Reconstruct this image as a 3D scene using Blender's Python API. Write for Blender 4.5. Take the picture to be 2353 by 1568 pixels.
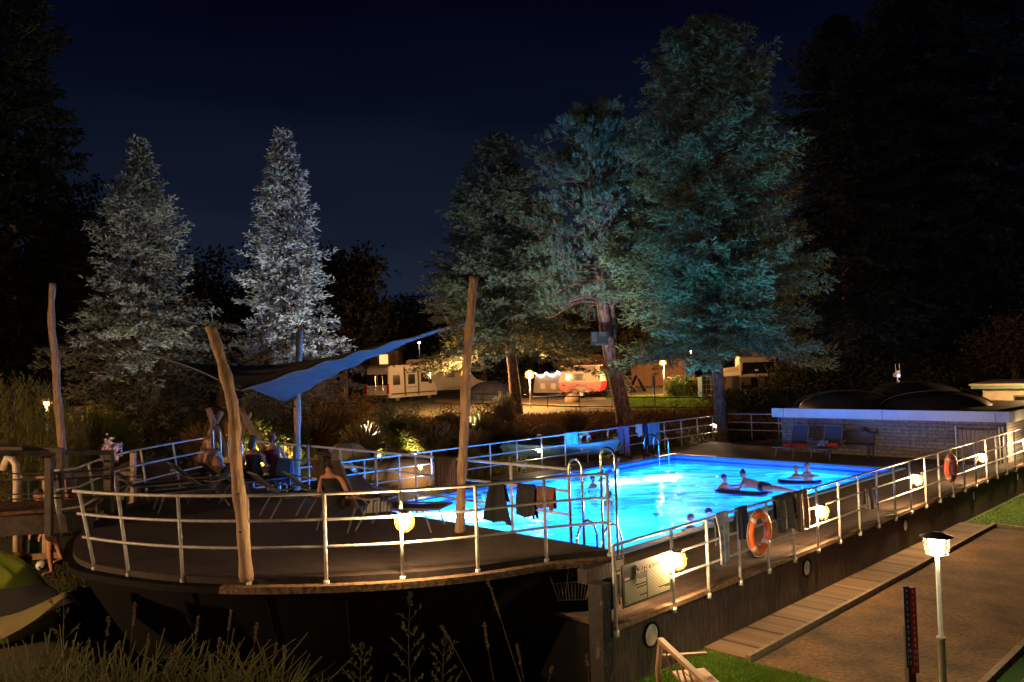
import bpy, bmesh, math, random
import numpy as np
from mathutils import Vector, Matrix
# ------------------------------------------------------------------ camera, world, exposure
SC = bpy.context.scene
for o in list(bpy.data.objects): bpy.data.objects.remove(o)
F = 1890.0; CX = 1176.5; CY = 784.0; CAMZ = 3.6
roll = math.atan(.033); pitch = math.atan(54*math.cos(roll)/F)
fwd = np.array([0, math.cos(pitch), math.sin(pitch)]); _r = np.array([1., 0, 0]); _u = np.cross(_r, fwd)
RR = _r*math.cos(roll)-_u*math.sin(roll); UU = _u*math.cos(roll)+_r*math.sin(roll)
cd = bpy.data.cameras.new('camera'); cam = bpy.data.objects.new('camera', cd); SC.collection.objects.link(cam)
cd.sensor_width = 36; cd.lens = F/2353*36; cd.clip_end = 2000; cd.clip_start = .05
M = Matrix.Identity(4)
for i in range(3):
    M[i][0] = RR[i]; M[i][1] = UU[i]; M[i][2] = -fwd[i]
M[2][3] = CAMZ
cam.matrix_world = M; SC.camera = cam
W = bpy.data.worlds.new('World'); SC.world = W; W.use_nodes = True
nt = W.node_tree; nt.nodes.clear()
wo = nt.nodes.new('ShaderNodeOutputWorld'); bg = nt.nodes.new('ShaderNodeBackground')
tc = nt.nodes.new('ShaderNodeTexCoord'); sx = nt.nodes.new('ShaderNodeSeparateXYZ'); cr = nt.nodes.new('ShaderNodeValToRGB')
nz = nt.nodes.new('ShaderNodeTexNoise'); nz.inputs['Scale'].default_value = 3; mp = nt.nodes.new('ShaderNodeMapping'); mp.inputs['Scale'].default_value = (1, 1, 6)
ad = nt.nodes.new('ShaderNodeMath'); ad.operation = 'MULTIPLY_ADD'; ad.inputs[1].default_value = .11
nt.links.new(tc.outputs['Generated'], sx.inputs[0]); nt.links.new(tc.outputs['Generated'], mp.inputs[0]); nt.links.new(mp.outputs[0], nz.inputs['Vector'])
nt.links.new(nz.outputs['Fac'], ad.inputs[0]); nt.links.new(sx.outputs['Z'], ad.inputs[2])
nt.links.new(ad.outputs[0], cr.inputs[0]); nt.links.new(cr.outputs[0], bg.inputs[0]); nt.links.new(bg.outputs[0], wo.inputs[0])
els = cr.color_ramp.elements
els[0].position = 0.03; els[0].color = (.014, .023, .038, 1)
els[1].position = .47; els[1].color = (.0005, .0009, .0055, 1)
for p_, c_ in ((.14, (.0095, .0145, .03, 1)), (.25, (.0046, .0078, .0175, 1)), (.36, (.0018, .0031, .0102, 1))):
    e_ = els.new(p_); e_.color = c_
bg.inputs[1].default_value = .42
SC.view_settings.view_transform = 'Standard'; SC.view_settings.look = 'None'; SC.view_settings.gamma = 1; SC.view_settings.exposure = 1.5
# faint moonlight, the one sun lamp
sl = bpy.data.lights.new('moon', 'SUN'); sl.energy = .006; sl.angle = .01; sl.color = (.75, .85, 1)
so = bpy.data.objects.new('moon', sl); SC.collection.objects.link(so); so.rotation_euler = (math.radians(50), 0, math.radians(-30))
if hasattr(SC, 'cycles'):
    SC.cycles.max_bounces = 6; SC.cycles.transparent_max_bounces = 12; SC.cycles.sample_clamp_indirect = 4
# ------------------------------------------------------------------ coordinates
AX = math.radians(45.18); U2 = np.array([math.sin(AX), math.cos(AX)]); V2 = np.array([-math.cos(AX), math.sin(AX)]); O2 = np.array([2.883, 12.918])
def ray(x, y): return fwd+RR*(x-CX)/F-UU*(y-CY)/F
def at(x, y, dep):                         # photo point (2353 px wide) at a known distance
    p = np.array([0, 0, CAMZ])+ray(x, y)*dep; return p
def ag(x, y, z):                           # photo point on a known level
    d = ray(x, y); return np.array([0, 0, CAMZ])+d*((z-CAMZ)/d[2])
def B(s, t, z=0.): p = O2+U2*s+V2*t; return np.array([p[0], p[1], z])
def ss(a, b, x): k = np.clip((x-a)/(b-a), 0, 1); return k*k*(3-2*k)
def Hz(x, y):
    x = np.asarray(x, float); y = np.asarray(y, float)
    zc = np.interp(y, [0, 13, 20, 30, 37, 41, 45, 50, 60, 80, 200], [-.3, -.25, -.12, .1, .35, .7, .97, 1.15, 1.2, 1.3, 4])
    s = (x-O2[0])*U2[0]+(y-O2[1])*U2[1]; t = (x-O2[0])*V2[0]+(y-O2[1])*V2[1]
    rgt = ss(.6, .1, t)*ss(34, 26, s)
    hull = ss(13.0, 12.2, t)*ss(-7.4, -6.2, s)*ss(23, 21, s)*(1-ss(-7.4, -8.1, x)*ss(19, 16.5, y))
    frt = ss(-6.3, -4.6, x)*ss(14.5, 13., y)
    w = np.maximum(np.maximum(rgt, hull), frt)
    z = zc*(1-w)-.9*w
    deep = ss(.6, 1.2, t)*ss(11.7, 11.1, t)*ss(-4.5, -3, s)*ss(18, 17, s)
    z = z-1.2*deep
    e = ss(9.0, 5.6, y); z = z*(1-e)+(1.12-.6*ss(-1.5, 1.5, x))*e
    return z
def gz(x, y): return float(Hz(x, y))
# ------------------------------------------------------------------ materials
MC = {}
def mat(name, c, rough=.7, c2=None, scale=6, bump=0, metal=0, stretch=(1, 1, 1), emis=0, det=4, lo=.35, hi=.65, spec=None, rotz=0, trans=0):
    if name in MC: return MC[name]
    m = bpy.data.materials.new(name); m.use_nodes = True; n = m.node_tree; b = n.nodes['Principled BSDF']
    b.inputs['Base Color'].default_value = (*c, 1); b.inputs['Roughness'].default_value = rough; b.inputs['Metallic'].default_value = metal
    if spec is not None: b.inputs['Specular IOR Level'].default_value = spec
    if c2 or bump:
        t = n.nodes.new('ShaderNodeTexCoord'); mpn = n.nodes.new('ShaderNodeMapping'); mpn.inputs['Scale'].default_value = stretch; mpn.inputs['Rotation'].default_value = (0, 0, rotz)
        z = n.nodes.new('ShaderNodeTexNoise'); z.inputs['Scale'].default_value = scale; z.inputs['Detail'].default_value = det
        n.links.new(t.outputs['Object'], mpn.inputs[0]); n.links.new(mpn.outputs[0], z.inputs['Vector'])
        if c2:
            r = n.nodes.new('ShaderNodeValToRGB'); r.color_ramp.elements[0].position = lo; r.color_ramp.elements[1].position = hi
            r.color_ramp.elements[0].color = (*c, 1); r.color_ramp.elements[1].color = (*c2, 1)
            n.links.new(z.outputs['Fac'], r.inputs[0]); n.links.new(r.outputs[0], b.inputs['Base Color'])
        if bump:
            bp = n.nodes.new('ShaderNodeBump'); bp.inputs['Strength'].default_value = bump; bp.inputs['Distance'].default_value = .03
            n.links.new(z.outputs['Fac'], bp.inputs['Height']); n.links.new(bp.outputs[0], b.inputs['Normal'])
    if emis:
        b.inputs['Emission Color'].default_value = (*c, 1); b.inputs['Emission Strength'].default_value = emis
    if trans:
        tr = n.nodes.new('ShaderNodeBsdfTranslucent'); tr.inputs[0].default_value = (*c, 1); mx = n.nodes.new('ShaderNodeMixShader'); mx.inputs[0].default_value = trans
        out = n.nodes['Material Output']; n.links.new(b.outputs[0], mx.inputs[1]); n.links.new(tr.outputs[0], mx.inputs[2]); n.links.new(mx.outputs[0], out.inputs[0])
    MC[name] = m; return m
def brick(name, c1, c2, mort, bw, bh, ms=.02, rotz=-AX, rough=.8, bump=.6, scale=1., off=.5, vert=None, noise=None):
    if name in MC: return MC[name]
    m = bpy.data.materials.new(name); m.use_nodes = True; n = m.node_tree; b = n.nodes['Principled BSDF']; b.inputs['Roughness'].default_value = rough
    t = n.nodes.new('ShaderNodeTexCoord'); k = n.nodes.new('ShaderNodeTexBrick'); mpn = n.nodes.new('ShaderNodeMapping')
    k.inputs['Color1'].default_value = (*c1, 1); k.inputs['Color2'].default_value = (*c2, 1); k.inputs['Mortar'].default_value = (*mort, 1)
    k.inputs['Scale'].default_value = scale; k.inputs['Brick Width'].default_value = bw; k.inputs['Row Height'].default_value = bh; k.inputs['Mortar Size'].default_value = ms; k.offset = off
    if vert is not None:                   # wall: use (dot(xy,dir), z)
        dp = n.nodes.new('ShaderNodeVectorMath'); dp.operation = 'DOT_PRODUCT'; dp.inputs[1].default_value = (vert[0], vert[1], 0)
        sp = n.nodes.new('ShaderNodeSeparateXYZ'); cb = n.nodes.new('ShaderNodeCombineXYZ')
        n.links.new(t.outputs['Object'], dp.inputs[0]); n.links.new(t.outputs['Object'], sp.inputs[0]); n.links.new(dp.outputs['Value'], cb.inputs[0]); n.links.new(sp.outputs['Z'], cb.inputs[1]); vec = cb.outputs[0]
    else:
        mpn.inputs['Rotation'].default_value = (0, 0, rotz); n.links.new(t.outputs['Object'], mpn.inputs[0]); vec = mpn.outputs[0]
    nd = n.nodes.new('ShaderNodeTexNoise'); nd.inputs['Scale'].default_value = 3; n.links.new(vec, nd.inputs['Vector'])
    wob = n.nodes.new('ShaderNodeVectorMath'); wob.operation = 'MULTIPLY_ADD'; wob.inputs[1].default_value = (.03, .03, 0)
    n.links.new(nd.outputs['Color'], wob.inputs[0]); n.links.new(vec, wob.inputs[2]); n.links.new(wob.outputs[0], k.inputs['Vector'])
    z = n.nodes.new('ShaderNodeTexNoise'); z.inputs['Scale'].default_value = 9; z.inputs['Detail'].default_value = 6; n.links.new(vec, z.inputs['Vector'])
    r = n.nodes.new('ShaderNodeMapRange'); r.inputs[1].default_value = .3; r.inputs[2].default_value = .7; r.inputs[3].default_value = .6; r.inputs[4].default_value = 1.25
    mu = n.nodes.new('ShaderNodeMix'); mu.data_type = 'RGBA'; mu.blend_type = 'MULTIPLY'; mu.inputs[0].default_value = 1
    n.links.new(z.outputs['Fac'], r.inputs[0]); n.links.new(k.outputs['Color'], mu.inputs[6]); n.links.new(r.outputs[0], mu.inputs[7]); n.links.new(mu.outputs[2], b.inputs['Base Color'])
    iv = n.nodes.new('ShaderNodeMath'); iv.operation = 'MULTIPLY_ADD'; iv.inputs[1].default_value = -1; n.links.new(k.outputs['Fac'], iv.inputs[0]); n.links.new(z.outputs['Fac'], iv.inputs[2])
    bp = n.nodes.new('ShaderNodeBump'); bp.inputs['Strength'].default_value = bump; bp.inputs['Distance'].default_value = .01; n.links.new(iv.outputs[0], bp.inputs['Height']); n.links.new(bp.outputs[0], b.inputs['Normal'])
    MC[name] = m; return m
def stripes(name, cols, scale=8, axis=0, rough=.9):
    if name in MC: return MC[name]
    m = bpy.data.materials.new(name); m.use_nodes = True; n = m.node_tree; b = n.nodes['Principled BSDF']; b.inputs['Roughness'].default_value = rough
    t = n.nodes.new('ShaderNodeTexCoord'); sp = n.nodes.new('ShaderNodeSeparateXYZ'); mm = n.nodes.new('ShaderNodeMath'); mm.operation = 'MULTIPLY'; mm.inputs[1].default_value = scale
    fr = n.nodes.new('ShaderNodeMath'); fr.operation = 'FRACT'; r = n.nodes.new('ShaderNodeValToRGB'); r.color_ramp.interpolation = 'CONSTANT'
    e = r.color_ramp.elements; e[0].color = (*cols[0], 1); e[0].position = 0; e[1].position = 1/len(cols); e[1].color = (*cols[1], 1)
    for i in range(2, len(cols)): q = e.new(i/len(cols)); q.color = (*cols[i], 1)
    n.links.new(t.outputs['Object'], sp.inputs[0]); n.links.new(sp.outputs[axis], mm.inputs[0]); n.links.new(mm.outputs[0], fr.inputs[0]); n.links.new(fr.outputs[0], r.inputs[0]); n.links.new(r.outputs[0], b.inputs['Base Color'])
    MC[name] = m; return m
# ------------------------------------------------------------------ mesh building
class MB:
    def __init__(s): s.v = []; s.f = []
    def add(s, vs, fs):
        o = len(s.v); s.v += [tuple(map(float, p)) for p in vs]; s.f += [tuple(i+o for i in f) for f in fs]; return s
    def box(s, c, d, ax=None, bev=0):       # ax: 3 unit vectors
        c = np.array(c, float); ax = ax if ax is not None else np.eye(3); h = np.array(d)/2
        pts = [c+ax[0]*h[0]*i+ax[1]*h[1]*j+ax[2]*h[2]*k for i in (-1, 1) for j in (-1, 1) for k in (-1, 1)]
        return s.add(pts, [(0, 1, 3, 2), (4, 6, 7, 5), (0, 4, 5, 1), (2, 3, 7, 6), (0, 2, 6, 4), (1, 5, 7, 3)])
    def bar(s, a, b, w, h):                 # a rectangular beam from a to b
        a = np.array(a, float); b = np.array(b, float); d = b-a; L = np.linalg.norm(d); d = d/L
        up = np.array([0, 0, 1.]) if abs(d[2]) < .95 else np.array([1., 0, 0])
        e1 = np.cross(up, d); e1 /= np.linalg.norm(e1); e2 = np.cross(d, e1)
        return s.box((a+b)/2, (L, w, h), (d, e1, e2))
    def tube(s, pts, r, n=8, cap=True):
        pts = [np.array(p, float) for p in pts]; N = len(pts); rs = r if hasattr(r, '__len__') else [r]*N
        o = len(s.v); e1 = None
        for i, p in enumerate(pts):
            d = pts[min(i+1, N-1)]-pts[max(i-1, 0)]; d = d/(np.linalg.norm(d)+1e-9)
            if e1 is None:
                up = np.array([0, 0, 1.]) if abs(d[2]) < .9 else np.array([1., 0, 0]); e1 = np.cross(up, d)
            e1 = e1-d*(e1@d); e1 /= np.linalg.norm(e1)+1e-9; e2 = np.cross(d, e1)
            for k in range(n):
                a = 2*math.pi*k/n; s.v.append(tuple(p+(e1*math.cos(a)+e2*math.sin(a))*rs[i]))
        for i in range(N-1):
            for k in range(n):
                s.f.append((o+i*n+k, o+i*n+(k+1) % n, o+(i+1)*n+(k+1) % n, o+(i+1)*n+k))
        if cap: s.f.append(tuple(o+k for k in range(n))[::-1]); s.f.append(tuple(o+(N-1)*n+k for k in range(n)))
        return s
    def lathe(s, c, prof, n=16):            # prof: (r,z)
        o = len(s.v)
        for r, z in prof:
            for k in range(n):
                a = 2*math.pi*k/n; s.v.append((c[0]+r*math.cos(a), c[1]+r*math.sin(a), c[2]+z))
        for i in range(len(prof)-1):
            for k in range(n): s.f.append((o+i*n+k, o+i*n+(k+1) % n, o+(i+1)*n+(k+1) % n, o+(i+1)*n+k))
        return s
    def ball(s, c, r, n=12, m=8):
        r = r if hasattr(r, '__len__') else (r, r, r); o = len(s.v)
        for i in range(m+1):
            ph = math.pi*i/m
            for k in range(n):
                a = 2*math.pi*k/n; s.v.append((c[0]+r[0]*math.sin(ph)*math.cos(a), c[1]+r[1]*math.sin(ph)*math.sin(a), c[2]+r[2]*math.cos(ph)))
        for i in range(m):
            for k in range(n): s.f.append((o+i*n+k, o+(i+1)*n+k, o+(i+1)*n+(k+1) % n, o+i*n+(k+1) % n))
        return s
    def grid(s, fn, nu, nv):
        o = len(s.v)
        for i in range(nu+1):
            for j in range(nv+1): s.v.append(tuple(map(float, fn(i/nu, j/nv))))
        for i in range(nu):
            for j in range(nv):
                a = o+i*(nv+1)+j; s.f.append((a, a+1, a+nv+2, a+nv+1))
        return s
    def prism(s, poly, z0, z1):             # xy polygon extruded
        n = len(poly); o = len(s.v)
        for z in (z0, z1):
            for p in poly: s.v.append((float(p[0]), float(p[1]), float(z)))
        for k in range(n): s.f.append((o+k, o+(k+1) % n, o+n+(k+1) % n, o+n+k))
        s.f.append(tuple(o+k for k in range(n))[::-1]); s.f.append(tuple(o+n+k for k in range(n))); return s
    def build(s, name, m, parent=None, smooth=False, **kw):
        o = mesh_obj(name, s.v, s.f, m, parent, smooth); tag(o, **kw); return o
def origin_of(o):
    p = np.zeros(3)
    while o is not None: p = p+np.array(o.location); o = o.parent
    return p
def mesh_obj(name, v, f, m, parent=None, smooth=False, loc=None):
    """vertices in world coordinates; the object's origin is put at its parent's, or at the foot of the thing"""
    me = bpy.data.meshes.new(name); v = np.asarray(v, float).reshape(-1, 3)
    if parent is None:
        org = np.array([v[:, 0].mean(), v[:, 1].mean(), v[:, 2].min()]) if loc is None else np.array(loc)
    else: org = origin_of(parent)
    vv = v-org
    if isinstance(f, np.ndarray):
        k = f.shape[1]; me.vertices.add(len(vv)); me.vertices.foreach_set('co', vv.ravel()); me.loops.add(f.size); me.loops.foreach_set('vertex_index', f.ravel().astype(np.int32))
        me.polygons.add(len(f)); me.polygons.foreach_set('loop_start', np.arange(0, f.size, k, dtype=np.int32)); me.update(calc_edges=True)
    else: me.from_pydata([tuple(p) for p in vv], [], f)
    if not isinstance(f, np.ndarray):
        bm = bmesh.new(); bm.from_mesh(me); bmesh.ops.recalc_face_normals(bm, faces=bm.faces); bm.to_mesh(me); bm.free()
    if smooth: me.polygons.foreach_set('use_smooth', [True]*len(me.polygons))
    if m: me.materials.append(m)
    o = bpy.data.objects.new(name, me); SC.collection.objects.link(o)
    if parent is None: o.location = org
    else: o.parent = parent
    return o
def tag(o, label=None, cat=None, group=None, kind=None):
    if label: o['label'] = label
    if cat: o['category'] = cat
    if group: o['group'] = group
    if kind: o['kind'] = kind
    return o
def thing(name, label, cat, loc=(0, 0, 0), group=None):
    o = bpy.data.objects.new(name, None); SC.collection.objects.link(o); o.location = tuple(map(float, loc)); o.empty_display_size = .1
    return tag(o, label, cat, group)
def copy_tree(o, parent=None):
    c = o.copy(); SC.collection.objects.link(c); c.parent = parent
    for ch in list(o.children): copy_tree(ch, c)
    return c
def place(o, loc, rz=0, label=None, group=None, sc=None):
    o.location = tuple(map(float, loc)); o.rotation_euler = (0, 0, rz)
    if label: o['label'] = label
    if group: o['group'] = group
    if sc: o.scale = (sc, sc, sc)
    return o
rng = np.random.default_rng(7); random.seed(7)
# ------------------------------------------------------------------ shared materials
m_rail = mat('rail_paint', (.5, .5, .48), .4, (.36, .36, .35), 14, .15)
m_steel = mat('stainless_tube', (.6, .6, .6), .22, metal=1)
m_dark = mat('dark_metal', (.03, .03, .032), .5)
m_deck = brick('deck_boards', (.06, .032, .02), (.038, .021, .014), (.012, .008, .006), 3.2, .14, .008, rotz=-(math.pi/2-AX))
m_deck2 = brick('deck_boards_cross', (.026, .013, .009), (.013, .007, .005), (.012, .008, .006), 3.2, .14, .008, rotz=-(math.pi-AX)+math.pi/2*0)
m_rust = mat('rusty_hull_steel', (.04, .024, .018), .75, (.095, .065, .05), 5, .5, stretch=(4, 4, .6), lo=.4, hi=.75)
m_black = mat('black_hull_paint', (.0025, .0025, .003), .8, (.0035, .0025, .002), 4, .3, stretch=(3, 3, .6), spec=.15)
m_rim = mat('weathered_rim', (.22, .13, .07), .8, (.06, .035, .02), 16, .6)
m_wood = mat('peeled_log', (.36, .24, .14), .75, (.2, .12, .07), 7, .5, stretch=(5, 5, .5))
m_bark = mat('bark', (.17, .1, .065), .9, (.05, .03, .022), 5, 1., stretch=(2.2, 2.2, .8), lo=.42, hi=.6)
m_grass = mat('lawn_grass', (.03, .075, .008), .9, (.06, .11, .012), 30, .8)
m_orange = mat('life_ring_orange', (.75, .14, .03), .5, (.6, .1, .02), 12)
m_whitep = mat('white_paint', (.7, .7, .68), .45, (.6, .59, .56), 9)
m_cream = mat('cream_paint', (.55, .45, .34), .5, (.5, .41, .3), 5)
m_glassd = mat('dark_glass', (.012, .011, .013), .12, spec=.6)
m_black2 = mat('black_rubber', (.012, .012, .012), .8)
m_skin = mat('skin', (.5, .25, .15), .55, (.44, .21, .13), 8)
m_hair = mat('dark_hair', (.02, .013, .01), .7, (.035, .022, .015), 40, .6)
m_hairb = mat('blond_hair', (.2, .12, .06), .7, (.12, .07, .035), 40, .6)
def emat(name, c, s):
    if name in MC: return MC[name]
    m = bpy.data.materials.new(name); m.use_nodes = True; n = m.node_tree; n.nodes.clear()
    e = n.nodes.new('ShaderNodeEmission'); e.inputs[0].default_value = (*c, 1); e.inputs[1].default_value = s; o = n.nodes.new('ShaderNodeOutputMaterial'); n.links.new(e.outputs[0], o.inputs[0]); MC[name] = m; return m
WARM = (1, .62, .28)
# ------------------------------------------------------------------ ground
def axis(lo, a, b, hi, st, big):
    return np.concatenate([np.linspace(lo, a, big)[:-1], np.arange(a, b, st), np.linspace(b, hi, big)])
xs = axis(-220, -24, 34, 220, .5, 24); ys = axis(-20, 1, 62, 400, .5, 24)
XX, YY = np.meshgrid(xs, ys, indexing='ij'); ZZ = Hz(XX, YY)
ZZ = ZZ+(rng.random(ZZ.shape)-.5)*.05*ss(12.8, 14.5, (XX-O2[0])*V2[0]+(YY-O2[1])*V2[1])
nx, ny = XX.shape; V = np.stack([XX, YY, ZZ], -1).reshape(-1, 3); idx = np.arange(nx*ny).reshape(nx, ny)
Fq = np.stack([idx[:-1, :-1], idx[1:, :-1], idx[1:, 1:], idx[:-1, 1:]], -1).reshape(-1, 4)
m_soil = mat('campsite_ground', (.07, .045, .022), .95, (.05, .065, .018), 1.3, .6, det=8)
g = mesh_obj('ground', V, Fq, m_soil, None, True, loc=(0, 0, 0)); tag(g, kind='structure')
def sheet(name, poly, m, dz=.004, zf=None, n=1, kind='structure'):
    mb = MB(); mb.v = [(p[0], p[1], (zf if zf is not None else gz(p[0], p[1]))+dz) for p in poly]; mb.f = [tuple(range(len(poly)))]
    o = mesh_obj(name, mb.v, mb.f, m, None); tag(o, kind=kind); return o
# court (jeu de boules), path, kerbs, lawns to the right of the boat
m_gravel = mat('court_gravel', (.15, .072, .022), .95, (.04, .022, .008), 13, 1., det=15, lo=.33, hi=.67, stretch=(1, 1.8, 1))
_n = m_gravel.node_tree; _b = _n.nodes['Principled BSDF']; _l = _b.inputs['Base Color'].links[0]; _src = _l.from_socket
_t = _n.nodes.new('ShaderNodeTexCoord'); _z = _n.nodes.new('ShaderNodeTexNoise'); _z.inputs['Scale'].default_value = 1.3; _z.inputs['Detail'].default_value = 5; _r = _n.nodes.new('ShaderNodeMapRange'); _r.inputs[1].default_value = .35; _r.inputs[2].default_value = .65; _r.inputs[3].default_value = .5; _r.inputs[4].default_value = 1.35
_m = _n.nodes.new('ShaderNodeMix'); _m.data_type = 'RGBA'; _m.blend_type = 'MULTIPLY'; _m.inputs[0].default_value = 1
_n.links.new(_t.outputs['Object'], _z.inputs['Vector']); _n.links.new(_z.outputs['Fac'], _r.inputs[0]); _n.links.new(_src, _m.inputs[6]); _n.links.new(_r.outputs[0], _m.inputs[7]); _n.links.new(_m.outputs[2], _b.inputs['Base Color'])
sheet('boules_court', [B(-.45, -.84), B(11.6, -.84), B(11.6, -3.55), B(-.2, -3.55)], m_gravel, .01, -.9)
m_pave = brick('paving_slabs', (.16, .095, .05), (.1, .06, .032), (.025, .015, .01), .8, 90, .03, vert=U2, rough=.9, off=0)
mb = MB(); mb.prism([B(-.1, .0), B(12.1, .0), B(12.1, -.72), B(-.1, -.72)], -.9, -.86); mb.build('path', m_pave, kind='structure')
m_kerb = mat('kerb_stone', (.2, .14, .09), .9, (.12, .08, .05), 12, .5)
mb = MB(); mb.bar(B(-.15, -.78, -.86), B(12.15, -.78, -.86), .07, .12); mb.build('kerb', m_kerb, kind='structure')
mb = MB(); mb.bar(B(12.15, -.82, -.87), B(11.9, -3.6, -.87), .08, .1); mb.build('kerb', m_kerb, kind='structure')
mb = MB(); mb.bar(B(-1.6, -3.6, -.86), B(12., -3.6, -.86), .09, .13); mb.build('kerb', m_kerb, kind='structure')
sheet('lawn', [B(-6, .0), B(-.12, .0), B(-.12, -.84), B(-.6, -1.1), B(-.3, -2.4), B(-.2, -3.5), B(-6, -3.5)], m_grass, .006, -.9)
sheet('lawn', [B(12.2, -.02), B(26, -.02), B(26, -12), B(11.95, -12), B(12.2, -.9)], m_grass, .006, -.9)
sheet('lawn', [B(-3, -3.66), B(11.9, -3.66), B(11.9, -12), B(-3, -12)], m_grass, .006, -.9)
# road through the campsite
m_road = mat('sandy_road', (.26, .16, .07), .95, (.2, .12, .05), 2, .4, det=8)
RD = [(1075, 921), (1180, 925), (1330, 934), (1560, 938), (1600, 925), (1640, 905), (1560, 897), (1500, 906), (1330, 916), (1180, 909), (1075, 905)]
def road():
    mb = MB(); cols = []
    near = [(x, 938-.016*abs(x-1420)*(x < 1420)) for x in range(1000, 1700, 50)]
    for x, y in near:
        p = ag(x, y, 1.05); cols.append(p)
    far = []
    for (x, y) in near:
        yy = 916-.02*(x-1180) if x < 1430 else 912-.055*(x-1430)
        far.append(ag(x, max(yy, 898), 1.2))
    for i in range(len(near)):
        for q in (cols[i], far[i]): mb.v.append((q[0], q[1], gz(q[0], q[1])+.03))
    for i in range(len(near)-1): a = 2*i; mb.f.append((a, a+2, a+3, a+1))
    mb.build('road', m_road, kind='structure')
road()
# ------------------------------------------------------------------ the boat
bow = [(-1.69, .45), (-2.5, .95), (-3.5, 1.3), (-4.45, 1.85), (-5.2, 2.5), (-5.95, 3.35), (-6.5, 4.3), (-6.85, 5.35), (-7.02, 6.4), (-6.78, 7.6), (-6.15, 9.1), (-4.75, 11.2), (-3.15, 12.6), (-1.69, 13.6)]
def dense(P_, k=4):
    P_ = np.array(P_); out = []
    for i in range(len(P_)-1):
        p0 = P_[max(i-1, 0)]; p1 = P_[i]; p2 = P_[i+1]; p3 = P_[min(i+2, len(P_)-1)]
        for j in range(k):
            t = j/k; out.append(.5*((2*p1)+(-p0+p2)*t+(2*p0-5*p1+4*p2-p3)*t*t+(-p0+3*p1-3*p2+p3)*t**3))
    out.append(P_[-1]); return np.array(out)
bowd = dense(bow)
PZ = .86
boat = thing('pool_boat', 'moored steel boat with brown deck boards and a blue lit pool sunk in its deck', 'boat', (3, 20, -.9))
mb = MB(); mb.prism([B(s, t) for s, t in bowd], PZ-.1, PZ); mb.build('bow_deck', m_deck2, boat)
mb = MB()                                  # bow plating, tumbling inwards to the keel
def bowpt(i, k):
    s, t = bowd[i]; c = np.array([-1.5, 6.9]); q = np.array([s, t]); f = 1-.16*k*ss(-1.7, -3.2, s)
    q = c+(q-c)*f; return B(q[0], q[1], (PZ-.1)*(1-k)+(-1.1)*k)
n_ = len(bowd)
mb.grid(lambda a, b: bowpt(int(round(a*(n_-1))), b), n_-1, 6); mb.build('bow_plating', m_black, boat, True)
mb = MB()
for off, z0, r in ((.07, PZ-.13, .055),):
    pts = []
    for i in range(n_):
        d = bowd[min(i+1, n_-1)]-bowd[max(i-1, 0)]; d = d/np.linalg.norm(d); nrm = np.array([-d[1], d[0]])*-1
        c = bowd[i]-np.array([-1.5, 6.9]); nrm = nrm if nrm@c > 0 else -nrm
        q = bowd[i]+nrm*off; pts.append(B(q[0], q[1], z0))
    mb_shade = MB()
    for i_, (a, b) in enumerate(zip(pts[:-1], pts[1:])): (mb if i_ < 21 else mb_shade).bar(a, b, .16, .09)
mb.build('rim', m_rim, boat); mb_shade.build('rim', m_black, boat)  # second stretch is the same rim, its shade put in as black colour
mb = MB()
for i_ in (3, 7, 11, 15, 19, 23):
    q_ = [bowpt(i_, k) for k in np.linspace(.02, .98, 8)]; mb.tube([p+(p-B(-1.5, 6.9, p[2]))*.002 for p in q_], .013, 4)
mb.build('plate_seam', m_black, boat)
PS0, PS1, PT0, PT1 = -1.5, 14.85, 2.75, 10.6
mb = MB()
for (s0, s1, t0, t1) in ((-2.35, 22.6, 0, PT0-.3), (-1.62, 22.6, PT1+.3, 12.15), (PS1+.3, 22.6, PT0-.3, PT1+.3)):
    mb.prism([B(s0, t0), B(s1, t0), B(s1, t1), B(s0, t1)], -.12, 0)
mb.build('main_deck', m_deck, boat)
mb = MB(); mb.box(B(10.1, .05, -.5), (24.9, .1, .92), (np.array([*U2, 0]), np.array([*V2, 0]), np.array([0, 0, 1.])))
mb.box(B(10.1, 12.1, -.5), (24.9, .1, .92), (np.array([*U2, 0]), np.array([*V2, 0]), np.array([0, 0, 1.])))
mb.build('hull_side', m_rust, boat)
mb = MB(); mb.box(B(-2.35, 6, -.5), (.1, 11.98, .92), (np.array([*U2, 0]), np.array([*V2, 0]), np.array([0, 0, 1.]))); mb.build('hull_side', m_black, boat)
mb = MB(); mb.box(B(-1.66, 6.95, .37), (.06, 13.0, .76), (np.array([*U2, 0]), np.array([*V2, 0]), np.array([0, 0, 1.]))); mb.build('bulkhead', m_black, boat)
mb = MB(); mb.bar(B(-2.35, -.02, -.02), B(22.6, -.02, -.02), .1, .07); mb.bar(B(-2.35, 12.18, -.02), B(22.6, 12.18, -.02), .1, .07); mb.build('gunwale', mat('gunwale_timber', (.2, .12, .065), .8, (.1, .055, .03), 12, .4), boat)
mb = MB(); mb.box(B(-2.45, .1, -.15), (.2, .24, 1.5), (np.array([*U2, 0]), np.array([*V2, 0]), np.array([0, 0, 1.])))
mb.box(B(-2.12, .34, .66), (.8, .16, .2), (np.array([*U2, 0]), np.array([*V2, 0]), np.array([0, 0, 1.]))); mb.build('corner_post', mat('flaking_paint', (.014, .011, .01), .8, (.1, .075, .06), 14, .9, stretch=(1, 1, .6), lo=.6, hi=.75), boat)
m_pv = mat('porthole_glass', (.5, .48, .42), .4, (.12, .11, .09), 3)
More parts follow.
